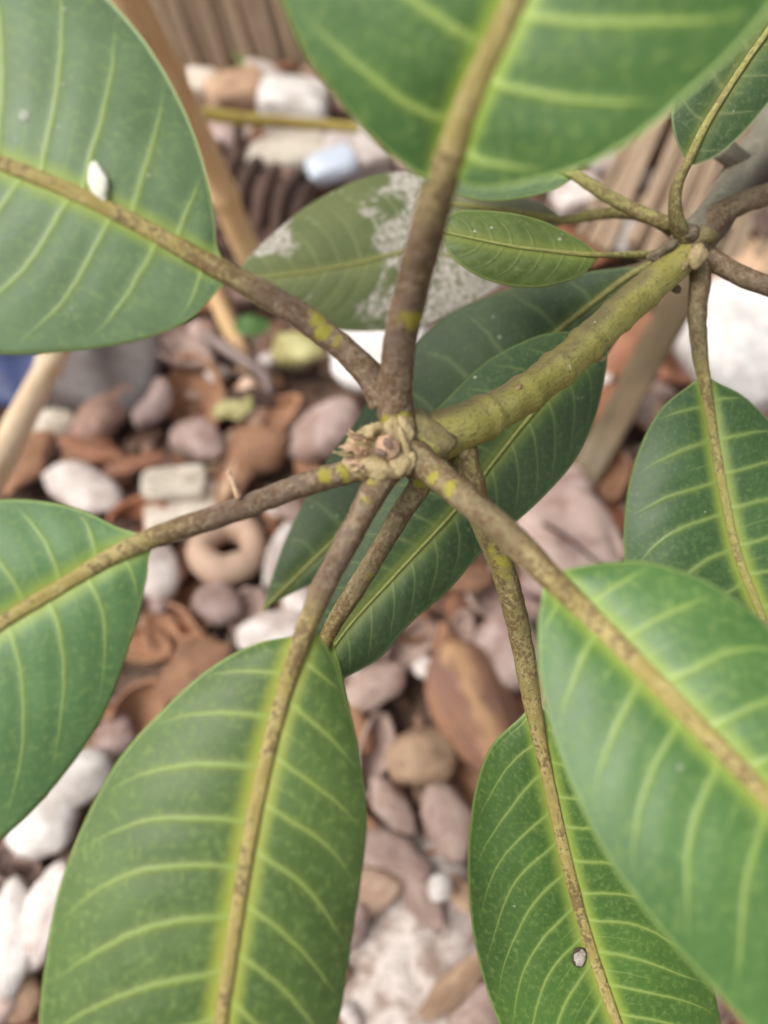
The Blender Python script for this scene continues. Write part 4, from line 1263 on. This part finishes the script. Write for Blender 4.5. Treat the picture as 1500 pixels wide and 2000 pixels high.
LEAF['small'] = make_leaf(
    [(1325, 492, .262), (1275, 497, .2575), (1225, 498, .2555), (1170, 498, .2535)],
    [(1170, 498, .2535), (1080, 490, .252), (1000, 480, .251), (920, 464, .251), (858, 450, .252)],
    [(1170, 492), (1120, 462), (1060, 433), (1000, 417), (930, 411), (888, 415), (868, 430), (858, 446)],
    [(1170, 504), (1140, 535), (1100, 552), (1050, 562), (990, 558), (930, 538), (890, 510), (866, 478), (857, 454)],
    lm('leaf_small_olive', (70, 88, 32), (86, 104, 46), rough=.5, dust=.5, vein=srgb(134, 146, 82), halo=srgb(124, 140, 62), hal=.35, vs=.16), (.0015, .0010, .0004),
    fold=(.004, .002), arch=.16, spacing=.0072, k=(.4, .4), seed=11, rg=.9, flare=.5, tone=.8, nu=110,
    label='small oval olive leaf in front of the stained leaf')
LEAF['thin_up'] = make_leaf(
    [(1330, 448, .264), (1290, 432, .262), (1250, 415, .264), (1190, 385, .268), (1112, 336, .272)],
    [(1112, 336, .272), (1040, 305, .274), (940, 288, .276), (822, 300, .278)],
    [(1108, 326), (1070, 262), (990, 222), (890, 232), (820, 295)],
    [(1128, 342), (1085, 370), (1000, 391), (930, 391), (870, 368), (822, 306)],
    lm('leaf_grey_thin', (84, 112, 72), (98, 124, 84), rough=.5, vs=.4), (.0025, .0022, .0009),
    fold=(.003, .002), spacing=.0095, seed=12, rg=.6, flare=.4, tone=.9, nu=90, nv=20,
    label='grey-green leaf mostly beneath the big bright one')
LEAF['thin_low'] = make_leaf(
    [(1325, 452, .266), (1280, 428, .272), (1220, 415, .281), (1160, 420, .290), (1095, 430, .298)],
    [(1095, 430, .298), (1030, 418, .303), (940, 405, .307), (846, 394, .310)],
    [(1095, 422), (1060, 396), (1000, 378), (910, 370), (846, 388)],
    [(1095, 440), (1050, 452), (960, 455), (890, 435), (845, 400)],
    lm('leaf_ashen', (106, 108, 82), (128, 128, 104), rough=.65, dust=.6, vs=.4, vein=srgb(160, 158, 128), halo=srgb(130, 136, 90), hal=.3), (.0025, .0020, .0009),
    fold=(.003, .002), spacing=.0095, seed=13, rg=.6, flare=.4, tone=.9, nu=90, nv=20,
    label='ashen dusty leaf squeezed between two others')
LEAF['corner'] = make_leaf(
    [(1345, 482, .2605), (1325, 440, .252), (1318, 400, .2475), (1324, 360, .2445), (1343, 318, .2415)],
    [(1343, 318, .2415), (1372, 255, .238), (1412, 188, .235), (1460, 115, .232), (1505, 52, .230), (1600, -110, .227), (1700, -290, .227)],
    [(1340, 312), (1332, 300), (1318, 268), (1311, 220), (1325, 165), (1370, 88), (1430, 0), (1520, -130), (1620, -240), (1698, -292)],
    [(1350, 322), (1362, 320), (1400, 305), (1450, 262), (1507, 195), (1600, 70), (1690, -80), (1730, -210), (1702, -288)],
    lm('leaf_dusty_dark', (44, 72, 34), (62, 90, 48), rough=.55, dust=.6, vein=srgb(140, 150, 104), halo=srgb(118, 136, 70), hal=.4, vs=.5), (.0029, .0017, .0010),
    fold=(.003, .003), spacing=.0112, k=(.3, .2), seed=14, rg=.6, flare=.5, tone=.7, ribf=.9,
    label='dusty dark leaf above the lower node')
LEAF['right'] = make_leaf(
    [(1365, 492, .263), (1368, 540, .2625), (1362, 610, .262), (1366, 680, .259), (1376, 745, .2565)],
    [(1376, 745, .2565), (1390, 830, .2545), (1405, 920, .253), (1440, 1080, .252), (1482, 1190, .252), (1555, 1370, .253), (1640, 1545, .256)],
    [(1370, 735), (1352, 748), (1290, 800), (1245, 890), (1224, 990), (1222, 1095), (1245, 1210), (1330, 1350), (1450, 1465), (1636, 1548)],
    [(1386, 735), (1402, 746), (1450, 770), (1510, 825), (1600, 930), (1670, 1080), (1710, 1250), (1705, 1420), (1642, 1545)],
    lm('leaf_smooth_green', (52, 84, 42), (64, 96, 52), rough=.34, bloom=.08, dust=.1, vein=srgb(142, 164, 90)), (.0038, .0025, .0014),
    fold=(.004, .004), arch=.16, spacing=.0120, k=(.26, .20), kr=(.06, .22), seed=15, rg=.35, flare=.25, tone=.2, curl=(-.06, -.04),
    label='smooth green leaf hanging in front of the white rock')
# two more leaves of the lower node; only their stalks reach into view
LEAF['out_a'] = make_leaf(
    [(1355, 480, .2625), (1400, 512, .260), (1450, 540, .256), (1510, 562, .252), (1600, 590, .250)],
    [(1600, 590, .250), (1720, 625, .250), (1880, 670, .252), (2080, 720, .258)],
    [(1600, 580), (1640, 520), (1760, 480), (1930, 540), (2078, 714)],
    [(1600, 600), (1630, 680), (1740, 760), (1900, 790), (2078, 726)],
    LEAF['right'].data.materials[0], (.0035, .0032, .0012), seed=16, flare=.4, tone=.1, nu=80, nv=16, label='leaf whose dark stalk points right below the lower node')
LEAF['out_b'] = make_leaf(
    [(1362, 472, .2655), (1400, 425, .268), (1440, 400, .270), (1510, 376, .272), (1600, 345, .274)],
    [(1600, 345, .274), (1720, 300, .276), (1880, 240, .280), (2060, 160, .288)],
    [(1600, 335), (1650, 250), (1780, 180), (1930, 150), (2058, 154)],
    [(1602, 356), (1660, 400), (1800, 400), (1950, 320), (2060, 166)],
    LEAF['corner'].data.materials[0], (.0046, .0034, .0012), seed=17, flare=.3, tone=.1, nu=80, nv=16, label='leaf whose dark stalk points right above the lower node')

# ------------------------------------------------------------------ buds at the two nodes
def bud_mat(name, a, b, dark):
    m = NT(name)
    oc = m.attr('lp', True)
    n1 = m.noise(oc, 330, 5, .62); n2 = m.noise(oc, 1300, 4, .6)
    c = m.mix(m.mapr(n1, .34, .66), a, b)
    c = m.mix(m.math('MULTIPLY', m.mapr(n2, .5, .68), .6), c, dark)
    m.link(c, m.b.inputs['Base Color']); m.b.inputs['Roughness'].default_value = .7
    m.link(m.bump(m.math('ADD', n1, n2), .6, .0007), m.b.inputs['Normal'])
    return m.mat
TRUNKB = bud_mat('collar_brown', srgb(120, 108, 72), srgb(142, 132, 84), srgb(96, 80, 62))
BUD = bud_mat('bud_tan', srgb(158, 140, 98), srgb(182, 164, 124), srgb(112, 88, 66))
BUDP = bud_mat('bud_pinkish', srgb(186, 150, 122), srgb(206, 176, 142), srgb(136, 100, 80))
BUDD = bud_mat('bud_scar_dark', srgb(112, 92, 80), srgb(142, 114, 100), srgb(78, 60, 54))
BRACT = bud_mat('bract_brown', srgb(98, 86, 66), srgb(128, 114, 90), srgb(62, 52, 42))
def lumpy(name, c, ax, sz, mat, parent, seed, amp=.22, sub=3):
    V, F = (IV3, IF3) if sub == 3 else (IV2, IF2)
    ax = [np.asarray(a) / np.linalg.norm(a) for a in ax]
    vs = []
    for v in V:
        kk = 1 + amp * fnoise(v, 1.3, seed) + amp * .5 * fnoise(v, 3.2, seed + 2)
        q = v * kk
        vs.append(c + ax[0] * q[0] * sz[0] + ax[1] * q[1] * sz[1] + ax[2] * q[2] * sz[2])
    return mesh_obj(name, vs, F, mat, parent, True, {'lp': np.array(vs), 'al': np.zeros(len(V))})
def axes(deg):
    a = R(deg)
    return (CX * math.cos(a) + CY * math.sin(a), -CX * math.sin(a) + CY * math.cos(a), -CF)
bud = lumpy('bud', at(745, 885, .198), axes(-15), (.0088, .0068, .0062), BUD, plant, 5.0, .28)
bud['label'] = 'knobbly tan terminal bud with torn scales'
for (px, py, d, w, h, a, mt) in ((718, 850, .1945, .0050, .0026, 25, BUD), (765, 848, .194, .0030, .0042, 10, BUD), (738, 912, .193, .0062, .0034, -8, BUD),
                                 (700, 905, .194, .0042, .0036, -35, BUD), (790, 868, .1925, .0011, .0050, 15, BUD), (778, 905, .193, .0030, .0034, 0, BUD),
                                 (756, 872, .1905, .0028, .0033, 20, BUDP), (798, 905, .193, .0018, .0028, -15, BUD), (705, 878, .1935, .0044, .0030, 10, BUDP),
                                 (790, 840, .1945, .0026, .0040, 10, BUD)):
    lumpy('bud_scale', at(px, py, d), axes(a), (w, h, min(w, h) * .8), mt, bud, px * .13, .35)
lumpy('bud_eye', at(757, 866, .1880), axes(30), (.0011, .0016, .0006), BUDD, bud, 4.4, .3, 2)
lumpy('bud_eye', at(742, 884, .1890), axes(-10), (.0017, .0010, .0008), BUDD, bud, 6.4, .3, 2)
lumpy('stem_collar', at(822, 840, .2018), axes(-28), (.0112, .0050, .0050), TRUNKB, plant, 3.3, .25)
# torn scale tips: thin ragged flakes pointing away from the stem
def flake(a, b, w, tw, seed, mat):
    r = random.Random(seed)
    P = spline([at(*a), (at(*a) + at(*b)) / 2 - CF * r.uniform(.0005, .0022), at(*b)], 10)
    T = P[-1] - P[0]; T /= np.linalg.norm(T)
    sd = np.cross(T, -CF); sd /= np.linalg.norm(sd)
    sd = sd * math.cos(tw) - CF * math.sin(tw)
    nn = np.cross(sd, T)
    vs, fs = [], []
    for i, p in enumerate(P):
        ww = w * (1 - (i / 9) ** 2.2) * (1 + .5 * math.sin(i * 1.7 + seed)) + .00015
        for j in range(5):
            t = -1 + j / 2
            vs.append(p + sd * ww * t + nn * (ww * .5 * t * t + .0003 * math.sin(i * 2.3 + j + seed)))
    N = len(vs); vs += [v - nn * .00035 for v in vs]
    for i in range(9):
        for j in range(4):
            q = (i * 5 + j, i * 5 + j + 1, (i + 1) * 5 + j + 1, (i + 1) * 5 + j)
            fs.append(q); fs.append(tuple(N + k for k in q[::-1]))
        for j in (0, 4):
            q = (i * 5 + j, (i + 1) * 5 + j, N + (i + 1) * 5 + j, N + i * 5 + j)
            fs.append(q)
    mesh_obj('bud_scale', vs, fs, mat, bud, True, {'lp': np.array(vs), 'al': np.zeros(len(vs))})
for k, (a, b, w, tw, mt) in enumerate((((722, 862, .1925), (676, 846, .1890), .0012, .5, BUDP), ((714, 880, .1920), (662, 872, .1900), .0016, -.4, BUDP), ((712, 890, .1925), (650, 884, .1915), .0010, .8, BUD),
                                  ((722, 898, .1925), (672, 902, .1900), .0017, .2, BUDP), ((726, 870, .1910), (690, 868, .1870), .0014, -.9, BUD), ((706, 868, .1930), (680, 838, .1925), .0010, 1.0, BUDP),
                                  ((716, 905, .1930), (684, 920, .1905), .0020, -.3, BUD), ((740, 850, .1920), (726, 826, .1895), .0016, .4, BUD))):
    flake(a, b, w, tw, k * 2 + 1, mt)
# node of the lower whorl
node = lumpy('node', at(1352, 482, .261), axes(40), (.0086, .0072, .0070), BRACT, plant, 9.0, .25)
for (px, py, d, w, h, a, mt) in ((1294, 489, .2535, .0060, .0017, 28, BRACT), (1278, 505, .2535, .0026, .0010, -10, BRACT), (1362, 500, .2535, .0030, .0046, -20, BUD), (1345, 455, .2545, .0034, .0030, 0, BRACT),
                                 (1375, 462, .2555, .0042, .0034, 20, STEM), (1330, 520, .2545, .0026, .0022, 30, BUD), (1322, 565, .2620, .0016, .0016, 0, BRACT)):
    lumpy('bract', at(px, py, d), axes(a), (w, h, min(w, h) * .8), mt, node, px * .21, .35)

# ------------------------------------------------------------------ small things on the leaves
def on_leaf(key, px, py):
    me = LEAF[key].data
    n = len(me.vertices) // 2
    co = np.empty(len(me.vertices) * 3); me.vertices.foreach_get('co', co); co = co.reshape(-1, 3)[:n]
    q = co - CP
    d = q @ CF
    X = 750 + (q @ CX) / d * FPX; Y = 1000 - (q @ CY) / d * FPX
    i = int(np.argmin((X - px) ** 2 + (Y - py) ** 2))
    nv_ = np.array(me.vertices[i].normal)
    if nv_ @ (CP - co[i]) < 0: nv_ = -nv_
    return co[i], nv_, d[i]
FLECK = bud_mat('fleck_grey', srgb(160, 170, 144), srgb(140, 152, 124), srgb(120, 128, 100))
WAX = bud_mat('white_wax', srgb(236, 236, 220), srgb(224, 226, 208), srgb(206, 206, 184))
p, nv_, d = on_leaf('insect', 190, 362)
a0 = CX * math.cos(R(100)) + CY * math.sin(R(100)); a0 = a0 - nv_ * (a0 @ nv_)
a1 = np.cross(nv_, a0)
ins = lumpy('scale_insect', p + nv_ * .0006, (a0, a1, nv_), (.0044, .0022, .0012), WAX, None, 2.0, .25)
tag(ins, 'white waxy scale insect on the broad grey-green leaf', 'insect')
# grey blister with a dark rim
p, nv_, d = on_leaf('spot', 1127, 1868)
a0 = CX - nv_ * (CX @ nv_); a1 = np.cross(nv_, a0)
rim = lumpy('blister_rim', p, (a0, a1, nv_), (.0028, .0033, .0007), bud_mat('blister_dark', srgb(62, 52, 40), srgb(84, 70, 52), srgb(44, 36, 30)), LEAF['spot'], 3.0, .2)
lumpy('blister', p + nv_ * .0004, (a0, a1, nv_), (.0021, .0026, .0009), bud_mat('blister_grey', srgb(168, 158, 146), srgb(196, 188, 176), srgb(110, 98, 88)), LEAF['spot'], 7.0, .3)
# little round mark and flecks on the grey-green leaf
p, nv_, d = on_leaf('insect', 55, 221)
a0 = CX - nv_ * (CX @ nv_); a1 = np.cross(nv_, a0)
lumpy('mildew_spot', p, (a0, a1, nv_), (.0014, .0014, .0002), bud_mat('mildew', srgb(170, 178, 158), srgb(150, 160, 138), srgb(120, 128, 110)), LEAF['insect'], 3.0, .2, 2)
for key, px, py, s in (('insect', 295, 343, .0006), ('insect', 130, 18, .0008), ('insect', 122, 162, .0007), ('right_low', 1328, 1502, .0009), ('small', 1094, 468, .0009), ('small', 960, 445, .0008),
                       ('small', 928, 452, .0008), ('behind_stem', 925, 738, .0009), ('behind_stem', 1010, 1130, .0005), ('right', 1378, 1002, .0006), ('spot', 1008, 1770, .0006), ('top', 835, 72, .0004)):
    p, nv_, d = on_leaf(key, px, py)
    a0 = CX - nv_ * (CX @ nv_); a1 = np.cross(nv_, a0)
    lumpy('dust_fleck', p, (a0, a1, nv_), (s * .8, s * .6, s * .2), FLECK, LEAF[key], px * .1, .4, 2)
# dry stalk fragment on the lichened stalk
tube('stalk_fragment', spline(A([(466, 972, .1880), (456, 945, .1872), (446, 920, .1865)]), 16), np.linspace(.0009, .0006, 16), BUDP, LEAF['left'], 8, .3, 900, 2.0)
